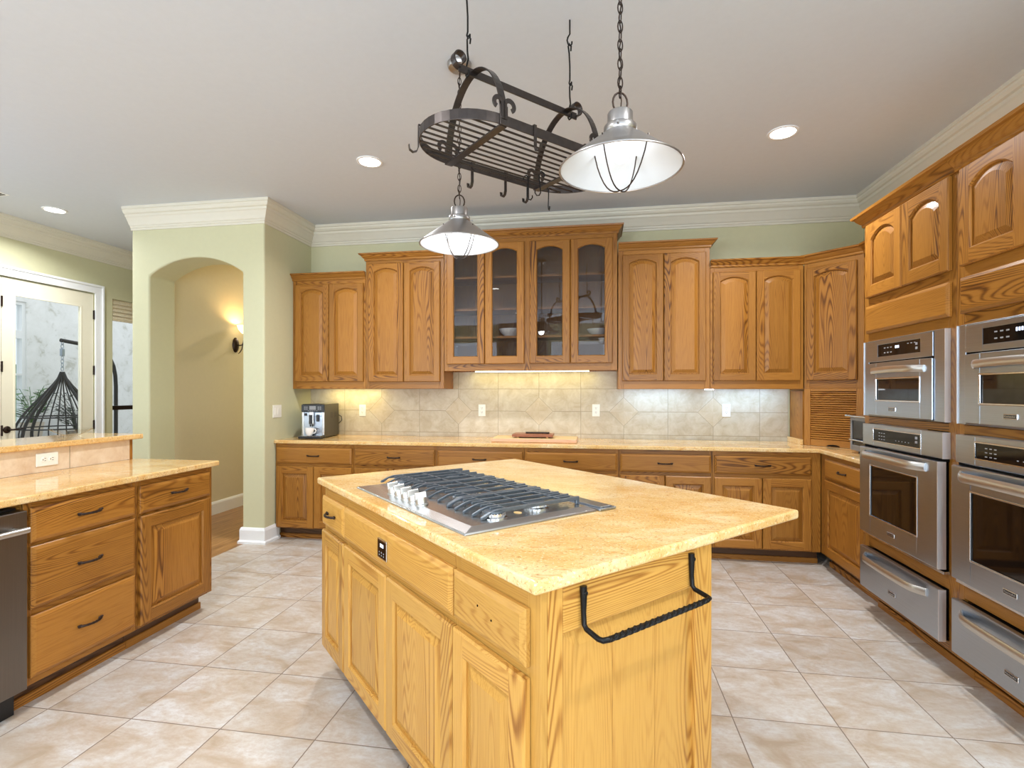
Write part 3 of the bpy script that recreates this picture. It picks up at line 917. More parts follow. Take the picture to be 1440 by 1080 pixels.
def diag():
    z0, z1 = 1.385, 2.42
    A, B = (1.712, 4.64), (2.025, 4.327)
    t = thing('corner_cabinet', 'single door oak corner wall cabinet set at an angle above the appliance garage', 'cabinet', (A[0], A[1], 0), R(-45))
    L = math.hypot(B[0] - A[0], B[1] - A[1])
    mt = Matrix.Rotation(R(45), 4, 'Z') @ Matrix.Translation((-A[0], -A[1], 0))
    pl = [A, B, (XR - .002, B[1]), (XR - .002, YB - .01), (A[0], YB - .01)]
    pl2 = []
    for p in pl:
        q = mt @ Vector((p[0], p[1], 0)); pl2.append((q.x, q.y))
    s = .021
    bp = [(pl2[0][0] + s, s), (pl2[1][0] - s, s)] + pl2[2:]
    MB().prism(bp, z0, z1).build('body', ['oak_z'], t)
    face_frame(t, 0, L, z0, z1, [(.002, .045), (L - .055, L - .002)], [(z0, 1.462, .045, L - .055), (2.363, z1, .045, L - .055)])
    door(t, .028, 1.45, L - .028 - .045, 2.375 - 1.45, rise=.03)
    prof = [(o, z1 - .004 + q) for o, q in WCROWN]
    pth = [(-.012, -.012 * 0), (L, 0)]
    o = sweep_trim('crown_molding', 'oak_x', [(-.02, .0), (L, 0)], prof); o.parent = t
    # appliance garage below
    g = thing('appliance_garage', 'oak appliance garage with slatted tambour door in the counter corner', 'cabinet', (A[0], A[1], 0), R(-45))
    zz0, zz1 = COUNTER_Z + .001, 1.384
    MB().prism(bp, zz1 - .018, zz1).build('top_panel', ['oak_z'], g)
    sd = MB()
    q1 = pl2[0]; q2 = pl2[-1]
    # left side panel runs from the face back to the wall
    d = Vector((q2[0] - q1[0], q2[1] - q1[1], 0)); ln = d.length; a = math.atan2(d.y, d.x)
    sd.box(.03, ln - .002, -.018, 0, zz0, zz1 - .02, mat=Matrix.Translation((q1[0], q1[1], 0)) @ Matrix.Rotation(a, 4, 'Z'))
    sd.build('side_panel', ['oak_z'], g)
    sr = MB()
    q1 = pl2[1]; q2 = pl2[2]
    d = Vector((q2[0] - q1[0], q2[1] - q1[1], 0)); ln = d.length; a = math.atan2(d.y, d.x)
    sr.box(.03, ln - .002, 0, .018, zz0, zz1 - .02, mat=Matrix.Translation((q1[0], q1[1], 0)) @ Matrix.Rotation(a, 4, 'Z'))
    sr.build('side_panel', ['oak_z'], g)
    face_frame(g, 0, L, zz0, zz1, [(.002, .05), (L - .055, L - .002)], [(zz1 - .022, zz1, .05, L - .055)])
    tb = MB()
    n = 22
    h0 = zz0 + .055; h1 = zz1 - .022
    for k in range(n):
        za = h0 + (h1 - h0) * k / n; zb = h0 + (h1 - h0) * (k + 1) / n
        tb.prism([(.018, za), (.012, za + .0015), (.005, za + .005), (.005, zb - .005), (.012, zb - .0015), (.018, zb)], .051, L - .056, axes='yzx')
    tb_o = tb.build('tambour_door', ['oak_x'], g)
    br = MB().box(.051, L - .056, .004, .018, zz0 + .001, h0 - .001).build('bottom_rail', ['oak_x'], tb_o)
    pn = MB()
    pts = [(.05 * math.cos(PI * i / 10), .014 * math.sin(PI * i / 10)) for i in range(11)]
    pn.prism([(L / 2 + p[0], zz0 + .004 + p[1]) for p in pts], .0015, .0036, axes='xzy')
    pn.build('finger_notch', ['dark_gap'], tb_o)
diag()
# side wall cabinet between corner cabinet and tower
def side_cab():
    t = thing('wall_cabinet', 'narrow oak wall cabinet edge between corner cabinet and oven tower', 'cabinet', (2.027, 4.325, 0), R(-90))
    W = 4.325 - 3.607
    MB().box(.0005, W, .0205, .285, 1.385, 2.42).build('body', ['oak_z'], t)
    face_frame(t, 0, W, 1.385, 2.42, [(.0005, .045), (W - .045, W - .001)], [(1.385, 1.462, .045, W - .045), (2.363, 2.42, .045, W - .045)])
    for a, c in two(W, .03, W - .03): door(t, a, 1.45, c - a, .925, rise=.03)
    prof = [(o, 2.416 + q) for o, q in WCROWN]
    o = sweep_trim('crown_molding', 'oak_x', [(-.0, 0), (W, 0)], prof); o.parent = t
side_cab()

# ------------------------------------------------------------------ oven tower
TX = 1.69
def tower(loc_y, W, label, left_crown, first):
    t = thing('oven_tower', label, 'cabinet', (TX, loc_y, 0), R(-90), 'oak oven towers on the right wall')
    D = XR - TX - .003
    b = MB()
    b.box(.0005, .019, .021, D, .105, 2.40); b.box(W - .019, W - .0005, .021, D, .105, 2.40)
    b.box(.019, W - .019, D - .008, D, .105, 2.40)
    for z in (.112, .415, 1.178, 1.70, 2.38): b.box(.019, W - .019, .021, D - .008, z, z + .018)
    b.build('body', ['oak_z'], t)
    e0, e1 = .05, W - .055
    face_frame(t, 0, W, .105, 2.405, [(.0005, e0), (e1, W - .0005)],
               [(.105, .15, e0, e1), (.402, .478, e0, e1), (1.166, 1.206, e0, e1), (1.668, 1.735, e0, e1), (1.735, 1.96, e0, e1), (2.385, 2.405, e0, e1)])
    k = MB().box(.001, W - .001, .09, .105, 0, .104)
    k.prism([(.089, 0), (.089, .035), (.082, .04), (.075, .038), (.075, 0)], .001, W - .001, 1, axes='yzx')
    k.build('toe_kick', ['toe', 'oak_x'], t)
    w0, w1 = .045, W - .028
    drawer(t, w0, 1.722, w1 - w0, 1.888 - 1.722, pull=False, name='false_front')
    m = (w0 + w1) / 2
    door(t, w0, 1.942, m - .003 - w0, 2.396 - 1.942, rise=.05, fw=.066)
    door(t, m + .003, 1.942, w1 - m - .003, 2.396 - 1.942, rise=.05, fw=.066)
    prof = [(o * 1.1, 2.40 + q * 1.15) for o, q in WCROWN]
    path = ([(0, .34)] if left_crown else []) + [(0, 0), (W, 0)]
    o = sweep_trim('crown_molding', 'oak_x', path, prof); o.parent = t
    return t
tower(3.605, .848, 'oak tower holding the left microwave and oven, next to the corner counter', True, True)
tower(2.756, .848, 'oak tower holding the right microwave and oven, at right edge of photo', False, False)

def bar_handle(b, xa, xb, z, y0, out, r=.012, mi=0, bow=.02, tall=1.6):
    K = 18; pts = []; rad = []
    for i in range(K + 1):
        s = i / K
        e = min(1, math.sin(PI * s) * 2.6)
        pts.append((xa + (xb - xa) * s, y0 - out * e ** .7 * (0.8 + .2 * math.sin(PI * s)), z + bow * math.sin(PI * s)))
    vs = []; fs = []; n = 10
    for i, p in enumerate(pts):
        for k in range(n):
            a = 2 * PI * k / n
            vs.append((p[0], p[1] + r * .75 * math.cos(a), p[2] + r * tall * math.sin(a)))
    for i in range(K):
        for k in range(n):
            l = (k + 1) % n
            fs.append((i * n + k, i * n + l, (i + 1) * n + l, (i + 1) * n + k))
    fs.append(tuple(range(n))[::-1]); fs.append(tuple(K * n + k for k in range(n)))
    b.add(vs, fs, mi, True)
def badge(parent, x, z, y):
    p = MB().box(x - .036, x + .036, y - .004, y, z - .011, z + .011).build('badge', 'chrome', parent, bevel=.002)
    MB().box(x - .032, x + .032, y - .0046, y - .004, z - .0075, z + .0075).build('badge_plate', 'black_plastic', p)
    me = BADGE.copy() if False else BADGE
    put('lettering', me, p, (x, y - .0048, z), (R(90), 0, 0))
BADGE = text_mesh('KitchenAid', .0125)
BADGE.materials.append(M['chrome'])
def keypad(parent, name, cells, y, mat):
    b = MB()
    for x, z, w, h in cells: b.box(x - w / 2, x + w / 2, y - .0007, y, z - h / 2, z + h / 2)
    return b.build(name, mat, parent)
def ring_frame(b, x0, x1, z0, z1, w, y0, y1, mi=0):
    b.box(x0 - w, x0, y0, y1, z0 - w, z1 + w, mi); b.box(x1, x1 + w, y0, y1, z0 - w, z1 + w, mi)
    b.box(x0, x1, y0, y1, z0 - w, z0, mi); b.box(x0, x1, y0, y1, z1, z1 + w, mi)
AW = .762
def panel_hole(b, X0, X1, Z0, Z1, x0, x1, z0, z1, ya, yb, mi=0):
    b.box(X0, x0, ya, yb, Z0, Z1, mi); b.box(x1, X1, ya, yb, Z0, Z1, mi)
    b.box(x0, x1, ya, yb, Z0, z0, mi); b.box(x0, x1, ya, yb, z1, Z1, mi)
def microwave(y, label):
    t = thing('microwave', label, 'microwave', (TX, y, 0), R(-90), 'built-in microwaves')
    W = AW; z0, z1 = 1.212, 1.667
    MB().box(.03, W - .03, .012, .46, z0 + .012, z1 - .012).build('body', 'dark_gap', t)
    k = MB()
    k.box(0, .052, -.022, -.0005, z0, z1); k.box(W - .085, W, -.022, -.0005, z0, z1)
    k.box(.052, W - .085, -.022, -.0005, z0, z0 + .004); k.box(.052, W - .085, -.022, -.0005, z1 - .004, z1)
    k.build('trim_kit', 'steel', t, bevel=.002)
    MB().box(W, W + .0035, -.026, -.0005, z0, z1).box(-.0035, 0, -.026, -.0005, z0, z1).build('trim_edge', 'steel_edge_lit', t)
    x0, x1 = .056, W - .089
    zp = z1 - .128
    c = MB(); panel_hole(c, x0, x1, zp, z1 - .006, x0 + .105, x1 - .10, zp + .028, z1 - .03, -.026, -.001)
    cp = c.build('control_panel', 'steel', t, bevel=.002)
    MB().box(x0 + .105, x1 - .10, -.0245, -.004, zp + .028, z1 - .03).build('display', 'black_glass', cp)
    cells = []
    for i in range(3):
        for j in range(2): cells.append((x0 + .20 + i * .032 - .02, zp + .048 + j * .028, .016, .006))
    for i in range(3): cells.append((x1 - .21 + i * .03, z1 - .045, .014, .005))
    keypad(cp, 'keys', cells + [(x1 - .135, zp + .052, .018, .013), (x1 - .135, zp + .075, .018, .013)], -.0246, 'keys')
    keypad(cp, 'clock', [((x0 + x1) / 2 - .018 + i * .014, zp + .074, .008, .015) for i in range(3)], -.0246, 'display')
    MB().box(x0 + .003, x1 - .003, -.02, -.001, zp - .008, zp).build('gap', 'dark_gap', t)
    dz1 = zp - .009
    d = MB(); wx0, wx1, wz0, wz1 = x0 + .095, x1 - .10, z0 + .098, dz1 - .095
    panel_hole(d, x0, x1, z0 + .006, dz1, wx0, wx1, wz0, wz1, -.03, -.001)
    dr = d.build('door', 'steel', t, bevel=.003)
    MB().box(wx0, wx1, -.026, -.008, wz0, wz1).build('window', 'oven_glass', dr)
    f = MB(); ring_frame(f, wx0 + .002, wx1 - .002, wz0 + .002, wz1 - .002, .008, -.033, -.03); f.build('window_frame', 'steel_side', dr, bevel=.002)
    h = MB(); bar_handle(h, x0 + .06, x1 - .06, dz1 - .05, -.03, .042, .012, bow=.006); h.build('handle', 'steel_handle', dr)
    badge(dr, (x0 + x1) / 2 - .04, z0 + .048, -.03)
    return t
def oven(y, label):
    t = thing('wall_oven', label, 'oven', (TX, y, 0), R(-90), 'built-in wall ovens')
    W = AW; z0, z1 = .484, 1.163
    MB().box(.03, W - .03, .012, .5, z0 + .012, z1 - .012).build('body', 'dark_gap', t)
    zp = 1.035
    c = MB(); panel_hole(c, 0, W, zp, z1, .125, W - .175, zp + .03, z1 - .026, -.032, -.001)
    cp = c.build('control_panel', 'steel', t, bevel=.003)
    MB().box(.125, W - .175, -.0305, -.006, zp + .03, z1 - .026).build('display', 'black_glass', cp)
    f = MB(); ring_frame(f, .127, W - .177, zp + .032, z1 - .028, .006, -.034, -.032); f.build('display_frame', 'steel_side', cp, bevel=.001)
    cells = [(.19 + i * .026, zp + .045 + j * .018, .013, .004) for i in range(3) for j in range(3)]
    cells += [(W - .215, zp + .06, .02, .012), (W - .215, zp + .082, .02, .014)] + [(.36 + i * .03, zp + .05, .008, .004) for i in range(5)]
    keypad(cp, 'keys', cells, -.0306, 'keys')
    MB().box(W, W + .003, -.036, -.001, zp, z1).build('trim_edge', 'steel_edge_lit', cp)
    MB().box(.006, W - .004, -.022, -.001, zp - .014, zp - .001).build('gap', 'dark_gap', t)
    dz0, dz1 = .498, zp - .015
    d = MB(); wx0, wx1, wz0, wz1 = .125, W - .175, dz0 + .115, dz1 - .105
    panel_hole(d, 0, W - .012, dz0, dz1, wx0, wx1, wz0, wz1, -.05, -.014)
    dr = d.build('door', 'steel', t, bevel=.004)
    MB().box(W - .012, W - .008, -.052, -.014, dz0, dz1).build('door_edge', 'steel_edge_lit', dr)
    MB().box(.004, W - .016, -.013, -.001, dz0 + .004, dz1 - .004).build('door_back', 'dark_gap', dr)
    MB().box(wx0, wx1, -.046, -.02, wz0, wz1).build('window', 'oven_glass', dr)
    f = MB(); ring_frame(f, wx0 + .002, wx1 - .002, wz0 + .002, wz1 - .002, .007, -.053, -.05); f.build('window_frame', 'steel_side', dr, bevel=.002)
    h = MB(); bar_handle(h, .065, W - .10, dz1 - .04, -.05, .05, .014, bow=.004); h.build('handle', 'steel_handle', dr)
    badge(dr, W / 2 - .03, dz0 + .055, -.05)
    v = MB().box(.0, W, -.03, -.001, z0 - .008, z0 + .006).build('vent_strip', 'steel_side', t, bevel=.001)
    return t
def warming_drawer(y, label):
    t = thing('warming_drawer', label, 'warming drawer', (TX, y, 0), R(-90), 'built-in warming drawers')
    W = AW; z0, z1 = .148, .398
    MB().box(.03, W - .03, .012, .46, z0 + .012, z1 - .012).build('body', 'dark_gap', t)
    fr = MB().box(-.008, W - .012, -.045, -.014, z0, z1).build('front', 'steel', t, bevel=.004)
    MB().box(W - .012, W - .008, -.047, -.014, z0, z1).build('front_edge', 'steel_edge_lit', fr)
    MB().box(.004, W - .016, -.013, -.001, z0 + .004, z1 - .004).build('gap', 'dark_gap', t)
    h = MB(); bar_handle(h, .06, W - .10, z1 - .048, -.045, .05, .013, bow=.0); h.build('handle', 'steel_handle', fr)
    badge(fr, W / 2 - .03, z0 + .075, -.045)
    return t
for y0, side in ((3.563, 'left'), (2.714, 'right')):
    far = side == 'left'
    microwave(y0, 'stainless built-in microwave in the tower nearer the corner, above an oven' if far else 'stainless built-in microwave cut by the right edge of photo')
    oven(y0, 'stainless wall oven below the microwave in the tower nearer the corner' if far else 'stainless wall oven cut by the right edge of photo')
    warming_drawer(y0, 'stainless warming drawer with bowed handle in the tower nearer the corner' if far else 'stainless warming drawer cut by the right edge, low in the tower')

# ------------------------------------------------------------------ peninsula
PX = -2.39
def peninsula():
    a = thing('base_cabinet', 'oak peninsula cabinet with a stack of three drawers beside the dishwasher', 'cabinet', (PX, 1.828, 0), R(90), 'peninsula cabinets')
    W = .542; zt = .8895
    MB().box(.0005, W, .0205, .575, .105, zt).build('body', ['oak_y'], a)
    face_frame(a, 0, W, .105, zt, [(.0005, .032), (W - .026, W)], [(.105, .15, .032, W - .026), (.395, .44, .032, W - .026), (.69, .725, .032, W - .026), (.855, zt, .032, W - .026)])
    def toe(p, W):
        k = MB().box(.001, W - .001, .075, .09, 0, .1045)
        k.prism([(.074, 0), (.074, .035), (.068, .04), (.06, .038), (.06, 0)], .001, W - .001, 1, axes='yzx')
        k.build('toe_kick', ['toe', 'oak_x'], p)
    toe(a, W)
    for z0, z1 in ((.716, .867), (.43, .699), (.138, .403)): drawer(a, .02, z0, .506, z1 - z0)
    b = thing('base_cabinet', 'oak peninsula cabinet with one drawer over one door, at the open end', 'cabinet', (PX, 2.371, 0), R(90), 'peninsula cabinets')
    W = .545
    MB().box(.0005, W - .02, .0205, .575, .105, zt).build('body', ['oak_y'], b)
    face_frame(b, 0, W, .105, zt, [(.0005, .03), (W - .045, W)], [(.105, .14, .03, W - .045), (.69, .725, .03, W - .045), (.855, zt, .03, W - .045)])
    MB().box(W - .0195, W, .0205, .575, .105, zt).build('end_panel', ['oak_z'], b)
    toe(b, W - .02)
    drawer(b, .012, .714, .502, .147); door(b, .012, .122, .502, .578, fw=.062)
    # cabinet on the near side of the dishwasher closes the run
    d = thing('dishwasher', 'stainless dishwasher with bar handle at left edge of photo', 'dishwasher', (PX, 1.222, 0), R(90))
    W = .604
    MB().box(.004, W - .004, .03, .56, .1, .87).build('tub', 'black_plastic', d)
    dr = MB().box(.003, W - .003, -.03, .029, .11, .862).build('door', 'steel_dark', d, bevel=.004)
    h = MB()
    h.tube([(.05, -.075, .79), (W - .035, -.075, .79)], .013, 12)
    for x in (.07, W - .055): h.tube([(x, -.03, .79), (x, -.075, .79)], .009, 10)
    h.build('handle', 'steel_handle', dr)
    MB().box(.01, W - .01, .03, .045, .0, .1).build('toe_panel', 'black_plastic', d)
    e = thing('base_cabinet', 'oak peninsula cabinet nearest the camera, outside the left edge', 'cabinet', (PX, .72, 0), R(90), 'peninsula cabinets')
    W = .50
    MB().box(.0005, W, .0205, .575, .105, zt).build('body', ['oak_y'], e)
    face_frame(e, 0, W, .105, zt, [(.0005, .03), (W - .03, W)], [(.105, .14, .03, W - .03), (.69, .725, .03, W - .03), (.855, zt, .03, W - .03)])
    toe(e, W); drawer(e, .012, .714, W - .024, .147); door(e, .012, .122, W - .024, .578, fw=.062)
    counter_poly('countertop', [(-2.362, .70), (-2.362, 2.952), (-2.9735, 2.952), (-2.9735, .70)], .922, .032, 'gold granite lower countertop of the peninsula at left')
    wb = struct(MB().box(-3.10, -2.985, .70, 2.90, 0, 1.05).build('wall_bar', 'wall'))
    MB().box(-2.985, -2.974, .70, 2.905, .9225, 1.0495).build('backsplash', 'splash_bar', wb)
    MB().box(-3.10, -2.974, 2.905, 2.928, .0, 1.0495).build('end_panel', 'oak_z', wb, bevel=.002)
    counter_poly('bar_top', [(-2.945, .70), (-2.945, 2.982), (-3.40, 2.982), (-3.40, .70)], 1.083, .032, 'raised gold granite bar top on the half wall at left')
peninsula()

def outlet(loc, rz, label, horiz=False, roll=0, kind='outlet', ganged=1):
    t = thing('wall_outlet' if kind == 'outlet' else 'light_switch', label, kind, loc, rz, 'outlets in the tile backsplash' if kind == 'outlet' else None)
    w, h = (.072 if ganged == 1 else .13), .116
    rot = Matrix.Rotation(R(90), 4, 'Y') if horiz else Matrix.Identity(4)
    MB().box(-w / 2, w / 2, -.006, 0, -h / 2, h / 2, mat=rot).build('cover_plate', 'white_plastic', t, bevel=.003)
    if kind == 'outlet':
        for s in (-1, 1):
            p = MB(); prof = []
            pts = [(.0155 * math.cos(a) , .0135 * math.sin(a)) for a in [2 * PI * i / 16 for i in range(16)]]
            p.prism([(x, s * .02 + z) for x, z in pts], -.0085, -.0055, axes='xzy', mat=rot)
            r = p.build('receptacle', 'white_plastic', t)
            q = MB()
            for sx in (-.006, .006): q.box(sx - .0012, sx + .0012, -.0092, -.0085, s * .02 + .001, s * .02 + .009, mat=rot)
            q.box(-.0025, .0025, -.0092, -.0085, s * .02 - .008, s * .02 - .004, mat=rot)
            q.build('slots', 'black_plastic', r)
    else:
        for sx in ((-.023, .023) if ganged == 2 else (0,)):
            MB().box(sx - .016, sx + .016, -.0085, -.0055, -.033, .033).build('rocker', 'white_plastic', t, bevel=.002)
    return t
for x, z, lab in ((-2.345, 1.166, 'ivory duplex outlet in backsplash right of the espresso machine'), (-1.10, 1.174, 'ivory duplex outlet in backsplash left of the cutting board'),
                  (.003, 1.18, 'ivory duplex outlet in backsplash right of the cutting board'), (1.174, 1.186, 'ivory duplex outlet in backsplash nearest the appliance garage')):
    outlet((x, YB - .0085, z), 0, lab)
outlet((-2.9735, 2.394, .99), R(90), 'ivory duplex outlet lying sideways under the raised bar top', horiz=True)
outlet((XA + .0005, 4.385, 1.175), R(90), 'double rocker light switch on wall between arch and back counter', kind='switch', ganged=2)

# ------------------------------------------------------------------ island
IL, IW = 1.728, 1.206
IZ = .939
IN = Vector((-.133, 1.140)); IV = Vector((-math.sqrt(.5), math.sqrt(.5))); IU = Vector((math.sqrt(.5), math.sqrt(.5)))
IO = IN + IV * IL
IROT = R(-45)
def island_thing(name, label, cat, z=0, group=None):
    return thing(name, label, cat, (IO.x, IO.y, z), IROT, group)
def island():
    t = island_thing('kitchen_island', 'pale oak kitchen island cabinet with raised panel doors in the room centre', 'kitchen island')
    x0, x1, y0, y1 = .028, 1.709, .032, .70
    zt = IZ - .0325
    MB().box(x0, x1 - .021, y0 + .0205, y1, .105, zt).build('body', ['isl_x'], t)
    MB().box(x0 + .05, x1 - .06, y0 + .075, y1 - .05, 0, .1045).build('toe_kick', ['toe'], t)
    W = x1 - x0
    f = MB()
    for a, c in ((x0, x0 + .032), (.357, .388), (.83, .856), (1.315, 1.348), (1.66, x1)): f.box(a, c, y0, y0 + .02, .105, zt, 0)
    for za, zb in ((.105, .145), (.685, .728), (.85, zt)): f.box(x0 + .032, 1.66, y0 + .0004, y0 + .0196, za, zb, 1)
    f.build('face_frame', ['isl_z', 'isl_x'], t, bevel=.001, seg=1)
    K = dict(ov='isl_z', oh='isl_x')
    for a, c, pull, nm in ((.042, .362, True, 'drawer'), (1.334, 1.672, False, 'drawer')):
        d = drawer(t, a, .72, c - a, .137, y=y0, mat='isl_x', pull=pull, name=nm)
        if not pull:
            h = MB()
            for sx, sz in ((-.03, .012), (.035, -.004)): h.lathe([(.003, 0), (.003, .0006)], 10, (0, 0, 0), mat=Matrix.Translation(((c - a) / 2 + sx, -.0205, .137 / 2 + sz)) @ Matrix.Rotation(R(90), 4, 'X'))
            h.build('screw_hole', 'dark_gap', d)
    ff = drawer(t, .372, .72, .954, .137, y=y0, mat='isl_x', pull=False, name='false_front')
    # downdraft control on the false front
    cx, cz = .41 + .0, .066
    cpz = .787 - .72; cpx = (1.728 - .904) - .372
    cpl = MB().box(cpx - .042, cpx + .042, -.0255, -.0195, cpz - .036, cpz + .036).build('fan_control', 'chrome', ff, bevel=.002)
    MB().box(cpx - .036, cpx + .036, -.0262, -.0255, cpz - .030, cpz + .030).build('control_face', 'black_glass', cpl)
    keypad(cpl, 'digits', [(cpx - .008 + i * .011, cpz + .014, .007, .012) for i in range(3)], -.0263, 'display')
    keypad(cpl, 'keys', [(cpx + sx, cpz + sz, .005, .005) for sx in (-.02, 0, .02) for sz in (-.012, -.022)], -.0263, 'keys')
    for a, c in ((.042, .362), (.376, .838), (.847, 1.326), (1.334, 1.672)):
        door(t, a, .128, c - a, .565, y=y0, fw=.06, **K)
    # framed end panel facing the camera (local +x)
    e = MB(); X0, X1 = x1 - .02, x1
    py0, py1 = .10, .618
    e.box(X0, X1, y0 + .0205, py0, .105, zt, 0); e.box(X0, X1, py1 + .0, y1, .105, zt, 0)
    e.box(X0, X1 - .0005, py0, py1, .79, zt, 1); e.box(X0, X1 - .0005, py0, py1, .105, .17, 1)
    ep = e.build('end_panel', ['isl_z', 'isl_y'], t, bevel=.003)
    ip = MB()
    def rl(i, xx): return [(xx, py0 + i, .17 + i), (xx, py1 - i, .17 + i), (xx, py1 - i, .79 - i), (xx, py0 + i, .79 - i)]
    vs = rl(0, X0 + .001) + rl(0, X1 - .013) + rl(.006, X1 - .013) + rl(.042, X1 - .0055)
    fs = [(0, 1, 2, 3), (12, 13, 14, 15)]
    for q in range(4):
        r = (q + 1) % 4
        for m_ in range(3): fs.append((m_ * 4 + q, m_ * 4 + r, m_ * 4 + 4 + r, m_ * 4 + 4 + q))
    ip.add(vs, fs).build('inset_panel', ['isl_z'], ep)
    g = MB()
    for ya in (.272, .44): g.box(X1 - .0058, X1 - .0052, ya - .0007, ya + .0007, .213, .747)
    g.build('board_seam', ['oak_z'], ep)
    # granite top
    o = MB().box(0, IL, 0, IW, IZ - .032, IZ).build('countertop', 'granite', None, (IO.x, IO.y, 0), (0, 0, IROT))
    bv = o.modifiers.new('bevel', 'BEVEL'); bv.width = .008; bv.segments = 3; bv.limit_method = 'ANGLE'; bv.angle_limit = R(40)
    tag(o, 'gold granite top of the diamond-set island, holding the cooktop', 'countertop')
    # towel bar
    tb = island_thing('towel_bar', 'black twisted iron towel bar on the island end panel facing camera', 'towel bar')
    ya, yb = .16, .59
    for yy, s in ((ya, 1), (yb, -1)):
        m = MB()
        xw = x1 + .0005
        pts = [(xw + .005, yy, .893), (xw + .006, yy, .87), (xw + .006, yy, .83), (xw + .008, yy, .80), (xw + .016, yy, .792), (xw + .055, yy, .784), (xw + .066, yy + .004 * s, .783), (xw + .07, yy + .02 * s, .783)]
        m.tube(pts, [.009, .0085, .0065, .0065, .0068, .0068, .007, .007], 10)
        m.lathe([(.001, .0135), (.005, .0125), (.006, .010)], 10, mat=Matrix.Translation((xw + .004, yy, .878)) @ Matrix.Rotation(R(90), 4, 'Y'))
        m.build('bracket', 'iron', tb)
    m = MB(); K2 = 90; n = 8; vs = []; fs = []
    for i in range(K2 + 1):
        s = i / K2; yy = ya + .018 + (yb - ya - .036) * s; tw = s * 2 * PI * 4.5
        ends = min(1, min(s, 1 - s) * 12)
        for k in range(n):
            a = 2 * PI * k / n
            sq = 1 + .28 * ends * (abs(math.cos(2 * a)) - .4)
            r = .0072 * sq
            vs.append((x1 + .0705 + r * math.cos(a + tw), yy, .783 + r * math.sin(a + tw)))
    for i in range(K2):
        for k in range(n):
            l = (k + 1) % n; fs.append((i * n + k, i * n + l, (i + 1) * n + l, (i + 1) * n + k))
    fs += [tuple(range(n)), tuple(K2 * n + k for k in range(n))]
    m.add(vs, fs, 0, False); m.build('twisted_rod', 'iron', tb)
island()

